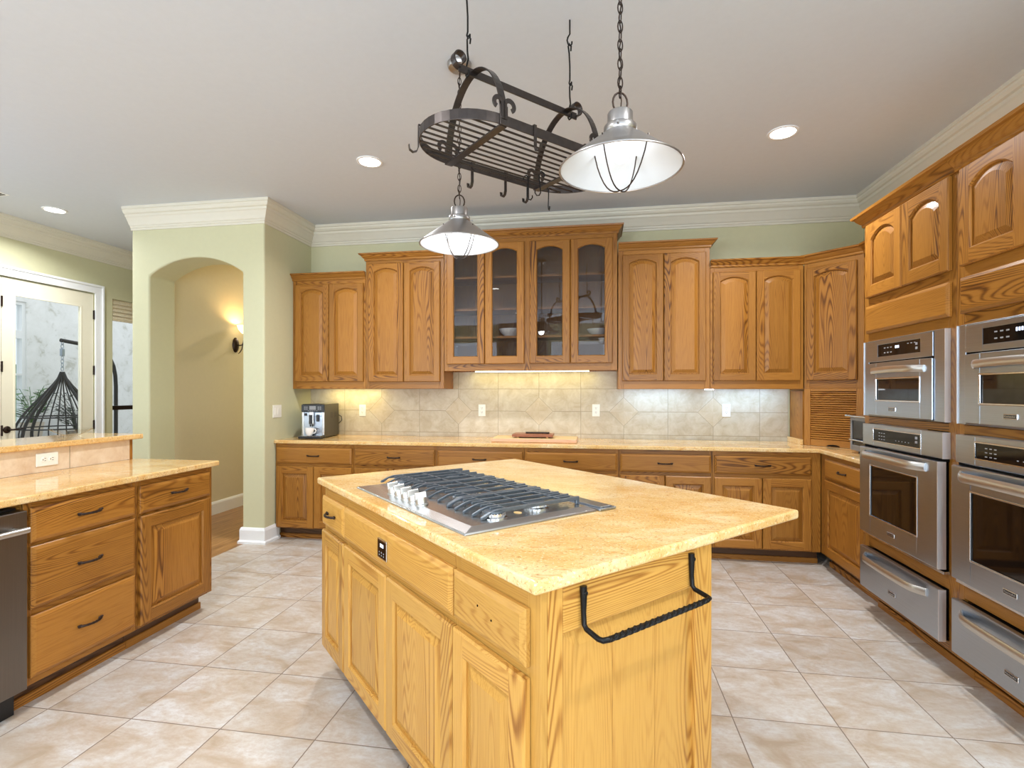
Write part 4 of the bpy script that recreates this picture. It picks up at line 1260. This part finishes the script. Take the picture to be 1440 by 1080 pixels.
def cooktop():
    t = island_thing('cooktop', 'stainless five burner gas cooktop with cast iron grates on the island', 'cooktop', IZ)
    x0, x1, y0, y1 = .392, 1.322, .06, .60
    # tray with sloping rim
    b = MB()
    o = [(x0, y0), (x1, y0), (x1, y1), (x0, y1)]
    r1 = [(x0 + .004, y0 + .004), (x1 - .004, y0 + .004), (x1 - .004, y1 - .004), (x0 + .004, y1 - .004)]
    r2 = [(x0 + .055, y0 + .045), (x1 - .035, y0 + .045), (x1 - .035, y1 - .02), (x0 + .055, y1 - .02)]
    vs = [(a, c, .0008) for a, c in o] + [(a, c, .007) for a, c in r1] + [(a, c, .016) for a, c in r2]
    fs = [(3, 2, 1, 0)]
    for k in range(4):
        l = (k + 1) % 4; fs += [(k, l, 4 + l, 4 + k), (4 + k, 4 + l, 8 + l, 8 + k)]
    fs.append((8, 9, 10, 11))
    b.add(vs, fs)
    b.build('tray', 'steel_tray', t, bevel=.002)
    xs = lambda v: IL - v
    # burners
    for bx, by, s in ((xs(.50), .225, 1.0), (xs(.53), .42, 1.1), (xs(.875), .34, 1.35), (xs(1.20), .215, .95), (xs(1.18), .45, 1.05)):
        bb = MB()
        prof = [(.046 * s, 0), (.046 * s, .003), (.036 * s, .006), (.036 * s, .014)]
        bb.lathe(prof, 28)
        for k in range(24):
            a = 2 * PI * k / 24
            bb.box(.034 * s, .038 * s, -.0022, .0022, .006, .0165, mat=Matrix.Rotation(a, 4, 'Z'))
        br = bb.build('burner', 'chrome', t, (bx, by, .016))
        MB().lathe([(.031 * s, .0135), (.0335 * s, .017), (.032 * s, .021), (.001, .0225)], 28).build('burner_cap', 'grate', br)
    # knobs
    for k in range(5):
        v = 1.057 - k * .0632
        kb = MB()
        kb.lathe([(.0, 0), (.0245, 0), (.0245, .004), (.021, .006), (.0195, .022), (.017, .027), (.001, .0272)], 24)
        ko = kb.build('knob', 'steel_handle', t, (xs(v), .116, .0155), (R(8), 0, R(-14)))
        MB().box(-.005, .005, -.021, .021, .018, .045).build('knob_grip', 'steel_handle', ko, bevel=.002)
    # three grates
    zt = .044
    for g, (va, vb) in enumerate(((1.325, 1.045), (1.04, .72), (.715, .475))):
        xa, xb = xs(va), xs(vb)
        b = MB()
        ya, yb = (.18 if g == 1 else .165), .578
        n = 5
        w = .0055
        for k in range(n):
            x = xa + .008 + (xb - xa - .016) * k / (n - 1)
            yy0 = ya
            prof = [(yy0, .0165), (yy0, .024), (yy0 + .035, zt - .006), (yy0 + .06, zt), (yb + .006, zt), (yb + .006, zt - .011), (yy0 + .035, zt - .012), (yy0 + .012, .018)]
            if k in (1, 2, 3):
                b.prism(prof, x - w * .8, x + w * .8, axes='yzx')
            else:
                prof = prof[:5] + [(yb + .006, .0165), (yb - .01, .0165), (yb - .01, zt - .012), (yy0 + .035, zt - .012), (yy0 + .012, .0165), (yy0, .0165)]
                b.prism(prof, x - w, x + w, axes='yzx')
        for yy in (ya + .10, ya + .2, yb - .07):
            b.box(xa + .008, xb - .008, yy - .004, yy + .004, zt - .009, zt - .0015)
        # short fingers
        for k in range(n - 1):
            x = xa + .008 + (xb - xa - .016) * (k + .5) / (n - 1)
            b.box(x - .004, x + .004, yb - .07, yb - .012, zt - .009, zt + .0005)
            b.box(x - .004, x + .004, ya + .05, ya + .10, zt - .009, zt + .0005)
        b.build('grate', 'grate', t, bevel=.0015, seg=1)
    MB().lathe([(.016, 0), (.016, .001), (.001, .0014)], 20).build('emblem', 'maple', t, (xs(.50), .322, .0162), (0, 0, 0)).scale = (1.0, .8, 1)
    d = island_thing('downdraft_vent', 'stainless downdraft vent strip along the far edge of the cooktop', 'vent', IZ)
    MB().box(x0 + .02, x1 + .01, .606, .688, .0008, .009).build('vent_cover', 'steel', d, bevel=.002)
    MB().box(x0 + .03, x1 + .0, .618, .676, .009, .013).build('vent_lid', 'steel', d, bevel=.002)
cooktop()

# ------------------------------------------------------------------ pendants, rack, ceiling lights
def chain(b, x, y, z0, z1, L=.042, w=.017, r=.0022):
    n = max(2, int(round((z1 - z0) / (L * .74))))
    st = (z1 - z0) / n
    for k in range(n):
        zc = z0 + st * (k + .5)
        pts = []
        hl = st * .66
        for i in range(12):
            a = 2 * PI * i / 12
            u, v = w / 2 * math.cos(a), hl * math.sin(a)
            pts.append((x + (u if k % 2 else 0), y + (0 if k % 2 else u), zc + v))
        b.tube(pts, r, 5, closed=True)
def pendant(x, y, zr, label, watts, glow='bulb'):
    t = thing('pendant_lamp', label, 'lamp', (x, y, 0), R(20), 'barn pendants over the island')
    can = MB().lathe([(.062, 3.0495), (.062, 3.036), (.055, 3.025), (.02, 3.018), (.008, 3.005), (.001, 3.003)], 24).build('canopy', 'nickel', t)
    sh = MB()
    zt = zr + .124
    sh.lathe([(.202, zr), (.2025, zr + .003), (.047, zt), (.0445, zt), (.199, zr + .002)], 48, mi=0, cap=False)
    so = sh.build('shade', ['nickel'], t)
    MB().lathe([(.1985, zr + .0015), (.0440, zt - .003)], 48, cap=False).build('inner_shade', 'enamel', so)
    MB().tube([(.202 * math.cos(2 * PI * i / 48), .202 * math.sin(2 * PI * i / 48), zr) for i in range(48)], .003, 6, closed=True).build('rim', 'nickel', so)
    MB().lathe([(.0525, zt - .004), (.0545, zt), (.0545, zt + .016), (.0525, zt + .019), (.042, zt + .021), (.042, zt + .060), (.040, zt + .064), (.012, zt + .068), (.001, zt + .069)], 28).build('cap', 'nickel', t)
    # two thumb screws on the cap
    sc = MB()
    for a in (0, 2.1, 4.2):
        sc.tube([(.05 * math.cos(a), .05 * math.sin(a), zt + .004), (.07 * math.cos(a), .07 * math.sin(a), zt + .004)], .004, 8)
    sc.build('thumb_screw', 'nickel', t)
    lp = MB().tube([(.026 * math.cos(2 * PI * i / 16), 0, zt + .098 + .034 * math.sin(2 * PI * i / 16)) for i in range(16)], .0035, 6, closed=True)
    lp.build('loop', 'bronze', t)
    c = MB(); chain(c, 0, 0, zt + .118, 3.005); c.build('chain', 'bronze', t)
    w = MB().tube([(.004 * math.sin(s * 40), .004 * math.cos(s * 40), zt + .068 + (3.005 - zt - .068) * s) for s in [i / 40 for i in range(41)]], .0022, 6)
    w.build('cord', 'bronze', t)
    g = MB()
    for k in range(2):
        a = R(35) + k * PI / 2
        pts = []
        for i in range(17):
            s = -1 + 2 * i / 16
            rr = .105 * s
            zz = (zr + .085) if abs(s) == 1 else zr - .072 + (.15) * abs(s) ** 2.6
            pts.append((rr * math.cos(a), rr * math.sin(a), zz))
        g.tube(pts, .0024, 6)
    g.build('wire_guard', 'bronze', t)
    bl = MB().ball((0, 0, zr + .062), .036, (1, 1, 1.15), n=16)
    bl.lathe([(.02, zr + .095), (.02, zr + .13)], 16)
    bl.build('bulb', glow, t)
    add_light('pendant_light', 'POINT', (0, 0, zr + .01), watts, (.93, .97, 1), .04, parent=t)
pendant(.081, 1.765, 2.106, 'near brushed nickel pendant lamp with white cone, hanging over front of island', .25, 'bulb_soft')
pendant(-.693, 2.587, 2.118, 'far brushed nickel pendant lamp hanging below the pot rack', 2.2)

RC = Vector((-.307, 2.17))
def pot_rack():
    t = thing('pot_rack', 'dark bronze oval pot rack hung from the ceiling over the island', 'pot rack', (RC.x, RC.y, 0), R(45))
    zf, zb = 2.353, 2.622   # tray frame, ridge bar
    a, w = .24, .203
    pts = []
    K = 20
    for i in range(K + 1):
        th = -PI / 2 + PI * i / K
        pts.append((a + .215 * math.cos(th), w * math.sin(th), zf))
    for i in range(K + 1):
        th = PI / 2 + PI * i / K
        pts.append((-a + .215 * math.cos(th), w * math.sin(th), zf))
    MB().tube(pts, 0, closed=True, flat=(.038, .005, (0, 0, 1))).build('frame', 'rack', t, bevel=.001)
    for sx in (-a, a):
        MB().box(sx - .016, sx + .016, -w, w, zf - .024, zf - .018).build('cross_bar', 'rack', t, bevel=.001)
    for k in range(10):
        y = -.166 + k * .0369
        xe = a + .215 * math.sqrt(max(0, 1 - (y / w) ** 2)) - .004
        b = MB().tube([(-xe, y, zf - .013), (xe, y, zf - .013)], .0042, 8)
        b.build('tray_rod', 'rack', t)
    # arches from frame to ridge
    for sx in (-a, a):
        for s in (-1, 1):
            p = []
            for i in range(17):
                q = i / 16
                # S-curved strap: rises from the frame, leans in and ends flat at the ridge
                yy = s * (w + .004) * max(0, math.cos(q * PI / 2))
                zz = zf - .01 + (zb - zf + .012) * math.sin(q * PI / 2)
                p.append((sx, yy, zz))
            MB().tube(p, 0, flat=(.03, .005, (1, 0, 0))).build('arch_strap', 'rack', t, bevel=.001)
            # curled foot ornament
            for q in (-1, 1):
                c = []
                for i in range(15):
                    th = i / 14 * 1.35 * PI
                    r = .024 * (1 - .35 * i / 14)
                    c.append((sx + q * (.026 - r * math.cos(th)), s * (w + .007), zf + .052 + r * math.sin(th)))
                c = [(sx + q * .004, s * (w + .007), zf + .0)] + [(sx + q * .004, s * (w + .007), zf + .03)] + c[1:]
                MB().tube(c, 0, flat=(.005, .017, (0, 1, 0))).build('scroll', 'rack', t, bevel=.001)
            MB().box(sx - .017, sx + .017, s * (w + .004) - .003, s * (w + .004) + .003, zf - .022, zf + .05).build('foot_plate', 'rack', t, bevel=.001)
    rb = MB().box(-a - .07, a + .07, -.0035, .0035, zb - .015, zb + .015)
    ro = rb.build('ridge_bar', 'rack', t, bevel=.001)
    for s in (-1, 1):
        c = []
        for i in range(22):
            th = i / 21 * 1.7 * PI
            r = .034 * (1 - .45 * i / 21)
            c.append((s * (a + .065 + r * math.sin(th)), 0, zb + .034 - r * math.cos(th)))
        MB().tube(c, 0, flat=(.028, .005, (0, 1, 0))).build('end_scroll', 'rack', ro)
    # hangers: ceiling eye hook, long hook pair
    for sx in (-.27, .27):
        h = MB()
        def S(z0, z1, r=.014, flip=1):
            p = []
            for i in range(9):
                th = -PI * .9 + PI * .9 * i / 8
                p.append((sx + flip * (r + r * math.cos(th)) * -1 + 2 * r * flip * 0, 0, z0 + r + r * math.sin(th)))
            return p
        # ceiling screw hook
        h.tube([(sx, 0, 3.0495), (sx, 0, 2.985), (sx - .012, 0, 2.965), (sx - .016, 0, 2.95), (sx - .010, 0, 2.936), (sx + .002, 0, 2.934), (sx + .012, 0, 2.944), (sx + .013, 0, 2.956)], .0036, 8)
        h.build('ceiling_hook', 'iron', t)
        h = MB()
        h.tube([(sx + .010, .004, 2.915), (sx + .012, .004, 2.938), (sx + .002, .004, 2.945), (sx - .006, .004, 2.93), (sx, .004, 2.90), (sx + .004, .004, 2.84), (sx + .004, .004, 2.78), (sx + .0, .004, 2.765), (sx + .006, .004, 2.752), (sx + .014, .004, 2.76), (sx + .014, .004, 2.775)], .0036, 8)
        h.build('hanging_rod', 'iron', t)
        h = MB()
        h.tube([(sx + .012, 0, 2.735), (sx + .015, 0, 2.755), (sx + .006, 0, 2.763), (sx - .001, 0, 2.745), (sx, 0, 2.70), (sx + .004, 0, 2.67), (sx, .006, 2.645), (sx, .011, 2.61), (sx, .004, 2.598), (sx, -.008, 2.599), (sx, -.012, 2.62)], .0036, 8)
        h.build('hanging_rod', 'iron', t)
    return t
pot_rack()
def pot_hooks():
    zf = 2.353
    lab = 'dark iron pot hook on the oval rack, '
    def wpos(lx, ly): 
        c, s = math.cos(R(45)), math.sin(R(45))
        return RC.x + lx * c - ly * s, RC.y + lx * s + ly * c
    b = MB()
    # clips over the strap frame (local: strap runs along x, outside is -y)
    prof = [(0, .0055, -.012), (0, .0055, .0235), (0, -.0055, .0235), (0, -.006, -.03), (0, -.006, -.062), (0, -.012, -.078), (0, -.026, -.084), (0, -.039, -.076), (0, -.042, -.058)]
    b.tube(prof, 0, flat=(.013, .0035, (1, 0, 0)))
    me = b.mesh('pot_hook', ['rack'])
    w = .203
    spots = [(-.18 + .085, -w, 0, 'near side left of centre'), (.17, -w, 0, 'near side by the big pendant lamp'),
             (-.12, w, 180, 'second from left on the far side'), (.06, w, 180, 'on far side at the middle'),
             (.19, w, 180, 'far side by second cross bar'), (-.45, .05, -90 - 14, 'at the rounded left end'), (.42, -.11, 70, 'right end behind pendant lamp')]
    for lx, ly, ang, s in spots:
        x, y = wpos(lx, ly)
        o = put('pot_hook', me, None, (x, y, zf), (0, 0, R(45 + ang)))
        tag(o, lab + s, 'hook', 'pot hooks on the rack')
    # wire S hooks hanging from the tray rods
    q = MB()
    q.tube([(-.014, 0, .022), (-.012, 0, .036), (0, 0, .044), (.010, 0, .036), (.010, 0, .01), (.006, 0, -.03), (.004, 0, -.05), (.010, 0, -.064), (.022, 0, -.066), (.030, 0, -.054), (.030, 0, -.044)], .0028, 8)
    me2 = q.mesh('wire_hook', ['iron'])
    for lx, ly, a, s in ((.12, .129, 30, 'left of the pair near the second cross bar'), (.15, .0555, 200, 'right of the pair near second cross bar'), (.28, .166, 80, 'by the far end of the rack')):
        x, y = wpos(lx, ly)
        o = put('wire_hook', me2, None, (x, y, zf - .046), (0, 0, R(a)))
        tag(o, 'thin wire hook on the rack tray, ' + s, 'hook', 'wire hooks on the rack')
pot_hooks()

def can_light(x, y, label, watts=28):
    t = thing('recessed_light', label, 'ceiling light', (x, y, ZC), 0, 'recessed ceiling lights')
    MB().lathe([(.075, -.0008), (.095, -.0008), (.093, -.006), (.078, -.008), (.074, -.004)], 36, cap=False).build('trim_ring', 'white_trim', t)
    MB().lathe([(.0755, -.003), (.0755, -.0045), (.001, -.0055)], 36).build('lens', 'lamp_disc', t)
    add_light('can_light', 'AREA', (0, 0, -.02), watts, (.95, .97, 1.0), .15, spread=150, parent=t)
for x, y, s in ((-1.638, 3.583, 'lit recessed ceiling light above the left end of back counter'), (1.205, 3.609, 'lit recessed ceiling light at right, in front of corner cabinet'), (-4.97, 4.072, 'lit recessed ceiling light at far left near the glass door')):
    can_light(x, y, s)
for x, y in ((-1.638, .9), (1.205, .9), (-1.638, -1.8), (1.0, -1.8), (-4.4, -1.6)):
    can_light(x, y, 'lit recessed ceiling light behind the camera', 26)
def ceiling_vent():
    t = thing('ceiling_vent', 'white slotted air vent in the ceiling at left edge of photo', 'vent', (-5.12, 3.62, ZC), 0)
    b = MB(); ring_frame(b, -.12, .12, -.12, .12, .02, 0, .008)
    MB().box(-.15, .15, -.08, .08, -.006, -.0005).build('frame', 'white_trim', t, bevel=.002)
    s = MB()
    for k in range(5): s.box(-.13, .13, -.06 + k * .027, -.045 + k * .027, -.0075, -.006)
    s.build('slots', 'dark_gap', t)
ceiling_vent()

# under-cabinet lights
WARM = (1, .84, .26)
def under_light(x, y, z, sx, watts, col):
    add_light('under_cabinet_light', 'AREA', (x, y, z), watts, col, sx, .05, (R(12), 0, 0))
under_light(-2.42, 4.84, 1.378, .55, 1.7, (1, .84, .34))
under_light(-.60, 4.87, 1.535, 1.2, 1.1, (1, .86, .2))
under_light(.56, 4.82, 1.374,     .55, 1.5, (.50, .80, 1.25))
under_light(1.32, 4.82, 1.374,     .6, 1.7, (.50, .80, 1.25))
tag(MB().box(.95, 1.02, 4.75, 4.79, 1.372, 1.3805).build('puck_light', 'strip_cool'), 'small cool white light bar under the right wall cabinets', 'light')

# hall sconce
def sconce():
    X = -4.165
    t = thing('wall_sconce', 'lit bronze wall sconce with pale bowl shade seen through the arch', 'lamp', (X, 5.46, 1.90), R(90))
    # local: -y is into the hall (+x world)
    mt = Matrix.Rotation(R(90), 4, 'X')
    b = MB(); b.lathe([(.001, .034), (.025, .03), (.044, .018), (.05, .006), (.05, 0.0005)], 28, mat=mt)
    p = b.build('backplate', 'bronze', t); p.scale = (1, 1, 1.75)
    MB().tube([(0, -.02, 0), (0, -.06, -.005), (0, -.09, .0), (0, -.105, .03), (0, -.115, .08), (0, -.13, .12)], [.008, .007, .007, .007, .007, .009], 10).tube([(0, -.10, .02), (0, -.085, -.05), (0, -.06, -.085), (0, -.04, -.10)], [.006, .006, .006, .004], 8).build('arm', 'bronze', t)
    MB().lathe([(.012, .11), (.022, .118), (.03, .125)], 20, (0, -.13, 0)).build('cup', 'bronze', t)
    MB().lathe([(.02, .122), (.045, .14), (.075, .18), (.09, .225), (.087, .225), (.072, .183), (.042, .145), (.018, .127)], 28, (0, -.13, 0), cap=False).build('shade', 'sconce_glass', t)
    add_light('sconce_light', 'POINT', (0, -.13, .178), 7, (1, .72, .36), .025, parent=t)
sconce()
add_light('hall_light', 'AREA', (-3.6, 7.2, 3.0), 42, (1, .9, .72), .3)

# ------------------------------------------------------------------ counter items
def espresso():
    t = thing('espresso_machine', 'silver and black bean-to-cup espresso machine at left end of back counter', 'coffee machine', (-2.665, 4.72, COUNTER_Z), R(7))
    w, h, d = .215, .325, .37
    MB().box(w / 2 - .02, w / 2, -d / 2 + .01, d / 2, .008, h).box(-w / 2, -w / 2 + .02, -d / 2 + .01, d / 2, .008, h).box(-w / 2 + .02, w / 2 - .02, -d / 2 + .12, d / 2, .008, h - .002).build('housing', 'espresso_side', t, bevel=.006)
    MB().box(-w / 2 + .021, w / 2 - .021, -d / 2 - .002, -d / 2 + .11, .21, h - .075).build('front_panel', 'steel', t, bevel=.004)
    MB().box(-w / 2 + .021, w / 2 - .021, -d / 2 + .0, -d / 2 + .119, .031, .2095).build('back_plate', 'steel', t)
    MB().box(-w / 2, -w / 2 + .02, -d / 2 - .004, -d / 2 + .0095, .03, h - .075).box(w / 2 - .02, w / 2, -d / 2 - .004, -d / 2 + .0095, .03, h - .075).build('front_pillar', 'steel_tray', t, bevel=.003)
    cp = MB().prism([(-d / 2 - .006, h - .0745), (-d / 2 + .01, h), (-d / 2 + .119, h), (-d / 2 + .119, h - .0745)], -w / 2 + .021, w / 2 - .021, axes='yzx').build('control_panel', 'black_glass', t)
    MB().box(-w / 2, w / 2, -d / 2 - .012, -d / 2 - .0065, h - .074, h - .004).build('control_face', 'black_plastic', cp, bevel=.003)
    keypad(cp, 'screen', [(0, h - .036, .062, .036)], -d / 2 - .0122, 'patio_grey')
    keypad(cp, 'keys', [(s * (.055 + .02 * i), h - .026 - .012 * j, .014, .005) for s in (-1, 1) for i in range(2) for j in range(3)] + [(-.04 + .02 * i, h - .064, .012, .004) for i in range(5)], -d / 2 - .0122, 'keys')
    s = MB().box(-.030, .016, -d / 2 - .035, -d / 2 - .0045, .135, .255)
    so = s.build('spout_block', 'steel_handle', t, bevel=.008)
    MB().box(-.023, .009, -d / 2 - .038, -d / 2 - .0355, .14, .225).build('spout_slot', 'black_plastic', so)
    MB().tube([(-.018, -d / 2 - .02, .138), (-.018, -d / 2 - .02, .115)], .006, 8).tube([(.004, -d / 2 - .02, .138), (.004, -d / 2 - .02, .115)], .006, 8).build('nozzle', 'black_plastic', so)
    MB().box(.035, .06, -d / 2 - .02, -d / 2 - .0025, .16, .225).build('steam_wand', 'black_plastic', t, bevel=.004)
    MB().box(-.085, -.055, -d / 2 - .004, -d / 2 - .0023, .215, .24).build('side_port', 'black_plastic', t)
    MB().box(-w / 2, w / 2, -d / 2 - .085, -d / 2 - .0045, .004, .026).build('drip_tray', 'black_plastic', t, bevel=.004)
    g = MB().box(-w / 2 + .008, w / 2 - .008, -d / 2 - .078, -d / 2 - .006, .0262, .030)
    g.build('drip_grid', 'chrome', t, bevel=.001)
    v = MB()
    for yy in (-.03, .06):
        for k in range(5): v.box(w / 2, w / 2 + .0012, yy, yy + .055, .19 + k * .011, .196 + k * .011)
    v.build('side_vent', 'black_plastic', t)
    MB().tube([(.05, d / 2, .2), (.09, d / 2 + .02, .21), (.125, d / 2 + .02, .19), (.13, d / 2 + .02, .15), (.10, d / 2 + .015, .12), (.06, d / 2 + .001, .13)], .004, 8).build('power_cord', 'black_plastic', t)
    # cup standing on the drip grid
    c = Matrix.Rotation(R(7), 4, 'Z') @ Vector((-.012, -d / 2 - .05, .031))
    cp_ = thing('coffee_cup', 'white coffee cup on the drip tray of the espresso machine', 'cup', (-2.665 + c.x, 4.72 + c.y, COUNTER_Z + c.z), 0)
    MB().lathe([(.001, .0), (.022, 0), (.026, .006), (.038, .04), (.042, .072), (.0395, .072), (.035, .04), (.022, .008), (.001, .006)], 28).build('cup_body', 'white_ceramic', cp_)
    MB().tube([(.040, 0, .062), (.058, 0, .062), (.064, 0, .045), (.054, 0, .026), (.034, 0, .022)], .0045, 8).build('cup_handle', 'white_ceramic', cp_)
espresso()
def boards():
    zt = COUNTER_Z + .0005
    o = MB().box(-.375, .375, -.15, .15, 0, .034).build('cutting_board', ['maple'], None, (-.535, 4.615, zt), bevel=.006)
    o.data.materials.append(M['board_side'])
    for p in o.data.polygons:
        if abs(p.normal.z) < .5: p.material_index = 1
    tag(o, 'large pale wooden cutting board lying on the back counter', 'cutting board')
    t = thing('serving_board', 'small reddish wooden board on short feet, lying on the cutting board', 'board', (-.55, 4.60, zt + .0345), 0)
    MB().box(-.18, .18, -.095, .095, .010, .034).build('board', ['walnut'], t, bevel=.004)
    for sx in (-.13, .13):
        for sy in (-.07, .07): MB().lathe([(.01, 0), (.011, .0105)], 12, (sx, sy, 0)).build('foot', ['maple'], t)
    k = MB().prism([(-.06, -.012), (.15, -.012), (.155, .0), (.15, .012), (-.06, .012)], 0, .014).build('bread_knife', ['bronze'], None, (-.56, 4.60, zt + .0345 + .0345), bevel=.004)
    tag(k, 'flat dark tool handle resting on the small serving board', 'utensil')
boards()
def toaster_oven():
    t = thing('toaster_oven', 'grey toaster oven on the counter, half hidden by the oven tower', 'toaster oven', (1.85, 3.93, COUNTER_Z), R(-90))
    w, h, d = .40, .262, .28
    MB().box(-w / 2, w / 2, .01, d, .022, h).build('housing', 'steel_dark', t, bevel=.006)
    MB().box(-w / 2 - .045, w / 2 + .01, -.03, d + .01, h + .0005, h + .013).build('top_tray', 'steel_side', t, bevel=.003)
    f = MB(); panel_hole(f, -w / 2, w / 2, .024, h - .002, -w / 2 + .022, w / 2 - .09, .06, h - .025, -.012, .0095)
    fr = f.build('front_frame', 'patio_grey', t, bevel=.002)
    MB().box(-w / 2 + .022, w / 2 - .09, -.006, .004, .06, h - .025).build('glass_door', 'oven_glass', fr)
    MB().tube([(-w / 2 + .03, -.03, .10), (w / 2 - .1, -.03, .10)], .005, 8).tube([(-w / 2 + .04, -.03, .10), (-w / 2 + .04, -.004, .10)], .004, 8).tube([(w / 2 - .11, -.03, .10), (w / 2 - .11, -.004, .10)], .004, 8).build('handle', 'steel_side', fr)
    for k in range(3): MB().lathe([(.014, 0), (.012, .016), (.001, .017)], 16, mat=Matrix.Translation((w / 2 - .045, -.012, .07 + k * .055)) @ Matrix.Rotation(R(90), 4, 'X')).build('knob', 'black_plastic', fr)
    for sx in (-1, 1):
        for sy in (.04, d - .04): MB().lathe([(.014, .0005), (.012, .0215)], 12, (sx * (w / 2 - .04), sy, 0)).build('foot', 'black_plastic', t)
toaster_oven()
# dishes behind the cabinet glass
def bowl(name, x, z, r, h, label, y=4.80, cat='bowl', square=False):
    prof = [(.001, 0), (r * .45, 0), (r * .5, .006), (r * .85, h * .55), (r, h), (r * .96, h), (r * .8, h * .55), (r * .42, .012), (.001, .01)]
    b = MB().lathe(prof, 32 if not square else 4)
    o = b.build(name, 'white_ceramic', None, (x, y, z + .0008), (0, 0, R(45) if square else 0))
    tag(o, label, cat, 'white dishes behind the cabinet glass')
bowl('serving_bowl', -.785, 1.868, .115, .075, 'round white bowl on the lowest cabinet shelf behind second glass door')
bowl('serving_dish', -1.185, 1.5865, .10, .055, 'white dish on the cabinet floor behind the leftmost glass door', cat='dish')
bowl('serving_dish', -.725, 1.5865, .12, .06, 'white square dish on the cabinet floor behind second glass door', cat='dish', square=True)
bowl('serving_dish', -.06, 1.5865, .12, .035, 'low white platter on the cabinet floor behind the rightmost glass door', cat='dish')
bowl('serving_bowl', .02, 1.868, .10, .06, 'white bowl on the lowest cabinet shelf behind rightmost glass door')
# glass bowl on the bar top
def glass_bowl():
    b = MB(); n = 120; prof = [(.03, 0), (.05, .012), (.085, .03), (.105, .045)]
    vs = []; fs = []
    for r, z in prof:
        for i in range(n):
            a = 2 * PI * i / n; q = r * (1 + .05 * math.cos(a * 20))
            vs.append((q * math.cos(a), q * math.sin(a), z))
    for k in range(len(prof) - 1):
        for i in range(n):
            j = (i + 1) % n; fs.append((k * n + i, k * n + j, (k + 1) * n + j, (k + 1) * n + i))
    fs.append(tuple(range(n))[::-1])
    b.add(vs, fs, 0, True)
    tag(b.build('glass_bowl', 'clear_bowl', None, (-3.22, 2.74, 1.0838)), 'shallow ribbed clear glass bowl on the raised bar top', 'bowl')
glass_bowl()

# ------------------------------------------------------------------ patio furniture
def egg_chair():
    cx, cy = -7.2, 6.0
    st = thing('chair_stand', 'dark curved metal stand post holding the hanging egg chair on the patio', 'stand', (cx, cy, -.02), 0)
    MB().tube([(0, .80, .03), (0, .80, 1.45), (0, .79, 1.62), (0, .76, 1.76), (0, .70, 1.88), (0, .62, 1.96), (0, .52, 2.0), (0, .40, 2.035), (0, -.02, 2.075)], .026, 10).build('post', 'dark_grey', st)
    b = MB()
    b.tube([(.45 * math.cos(2 * PI * i / 32), .45 * math.sin(2 * PI * i / 32) + .3, .026) for i in range(32)], .024, 8, closed=True)
    b.tube([(0, .75, .026), (0, .85, .026)], .024, 8)
    b.build('base_ring', 'dark_grey', st)
    t = thing('egg_chair', 'dark wicker hanging egg chair seen through the glass door', 'chair', (cx, cy, -.02), 0)
    c = MB(); chain(c, 0, 0, 1.66, 2.07, .07, .035, .005)
    c.build('chain', 'steel', t)
    MB().box(-.02, .02, -.02, .02, 1.86, 1.96).build('spring', 'steel', t, bevel=.004)
    def prof(s):   # s 0 top to 1 bottom
        z = 1.64 - 1.35 * s
        r = .012 + .49 * (math.sin(PI / 2 * (s / .65) ** 1.3) if s < .65 else math.cos(PI / 2 * (s - .65) / .36))
        return r, z
    n = 16
    cage = MB()
    for k in range(n):
        a = 2 * PI * k / n
        pts = [(prof(s)[0] * math.cos(a), prof(s)[0] * math.sin(a), prof(s)[1]) for s in [i / 16 for i in range(17)]]
        cage.tube(pts, .008 if k % 4 else .019, 6)
    for s in (.45, .56, .7, .85):
        r, z = prof(s)
        cage.tube([(r * math.cos(2 * PI * i / 32), r * math.sin(2 * PI * i / 32), z) for i in range(32)], .009, 6, closed=True)
    cage.build('cage', 'dark_grey', t)
    cu = MB().ball((0, 0, .62), .36, (1, 1, .35), n=20)
    cu.build('cushion', 'stucco', t)
egg_chair()
def plant(name, x, y, z, label, leafmat, potr, poth, H, n, seed, potmat='terracotta'):
    rr = random.Random(seed)
    t = thing(name, label, 'plant', (x, y, z), 0, 'patio plants')
    MB().lathe([(.001, 0), (potr * .75, 0), (potr, poth), (potr * .9, poth), (potr * .85, poth - .02), (.001, poth - .02)], 24).build('pot', potmat, t)
    st = MB(); lf = MB()
    for k in range(n):
        a = rr.uniform(0, 2 * PI); l = rr.uniform(.2, .5) * H
        hh = poth + rr.uniform(.25, 1) * H
        tip = Vector((l * math.cos(a), l * math.sin(a), hh))
        st.tube([(0, 0, poth - .03), (tip.x * .35, tip.y * .35, poth + (hh - poth) * .6), tuple(tip)], .004, 5)
        for q in range(5):
            p = tip * (.55 + .45 * q / 4); p.z = poth + (hh - poth) * (.5 + .5 * q / 4)
            aa = a + rr.uniform(-1.6, 1.6); L = rr.uniform(.06, .13); w = L * .28
            d = Vector((math.cos(aa), math.sin(aa), rr.uniform(-.3, .6))).normalized()
            s = d.cross(Vector((0, 0, 1))).normalized()
            m = p + d * L * .5 + Vector((0, 0, .008))
            lf.add([p, m + s * w, p + d * L, m - s * w, m - Vector((0, 0, .006))], [(0, 1, 4), (1, 2, 4), (2, 3, 4), (3, 0, 4)], 0, True)
    st.build('stem', leafmat, t); lf.build('foliage', leafmat, t)
bench = tag(MB().box(-8.58, -8.02, 4.9, 6.75, .62, .66).box(-8.56, -8.06, 4.95, 5.0, -.0195, .62).box(-8.56, -8.06, 6.65, 6.7, -.0195, .62).build('plant_shelf', 'patio_grey', bevel=.004), 'grey plant shelf below the patio window', 'shelf')
plant('potted_plant', -8.18, 6.38, .661, 'green leafy plant in pale pot on the shelf by patio window', 'leaf', .14, .24, .55, 26, 3)
plant('potted_plant', -8.12, 7.0, -.0195, 'tall dark leafy plant standing behind the egg chair', 'leaf_dark', .13, .75, .62, 30, 9, 'patio_grey')
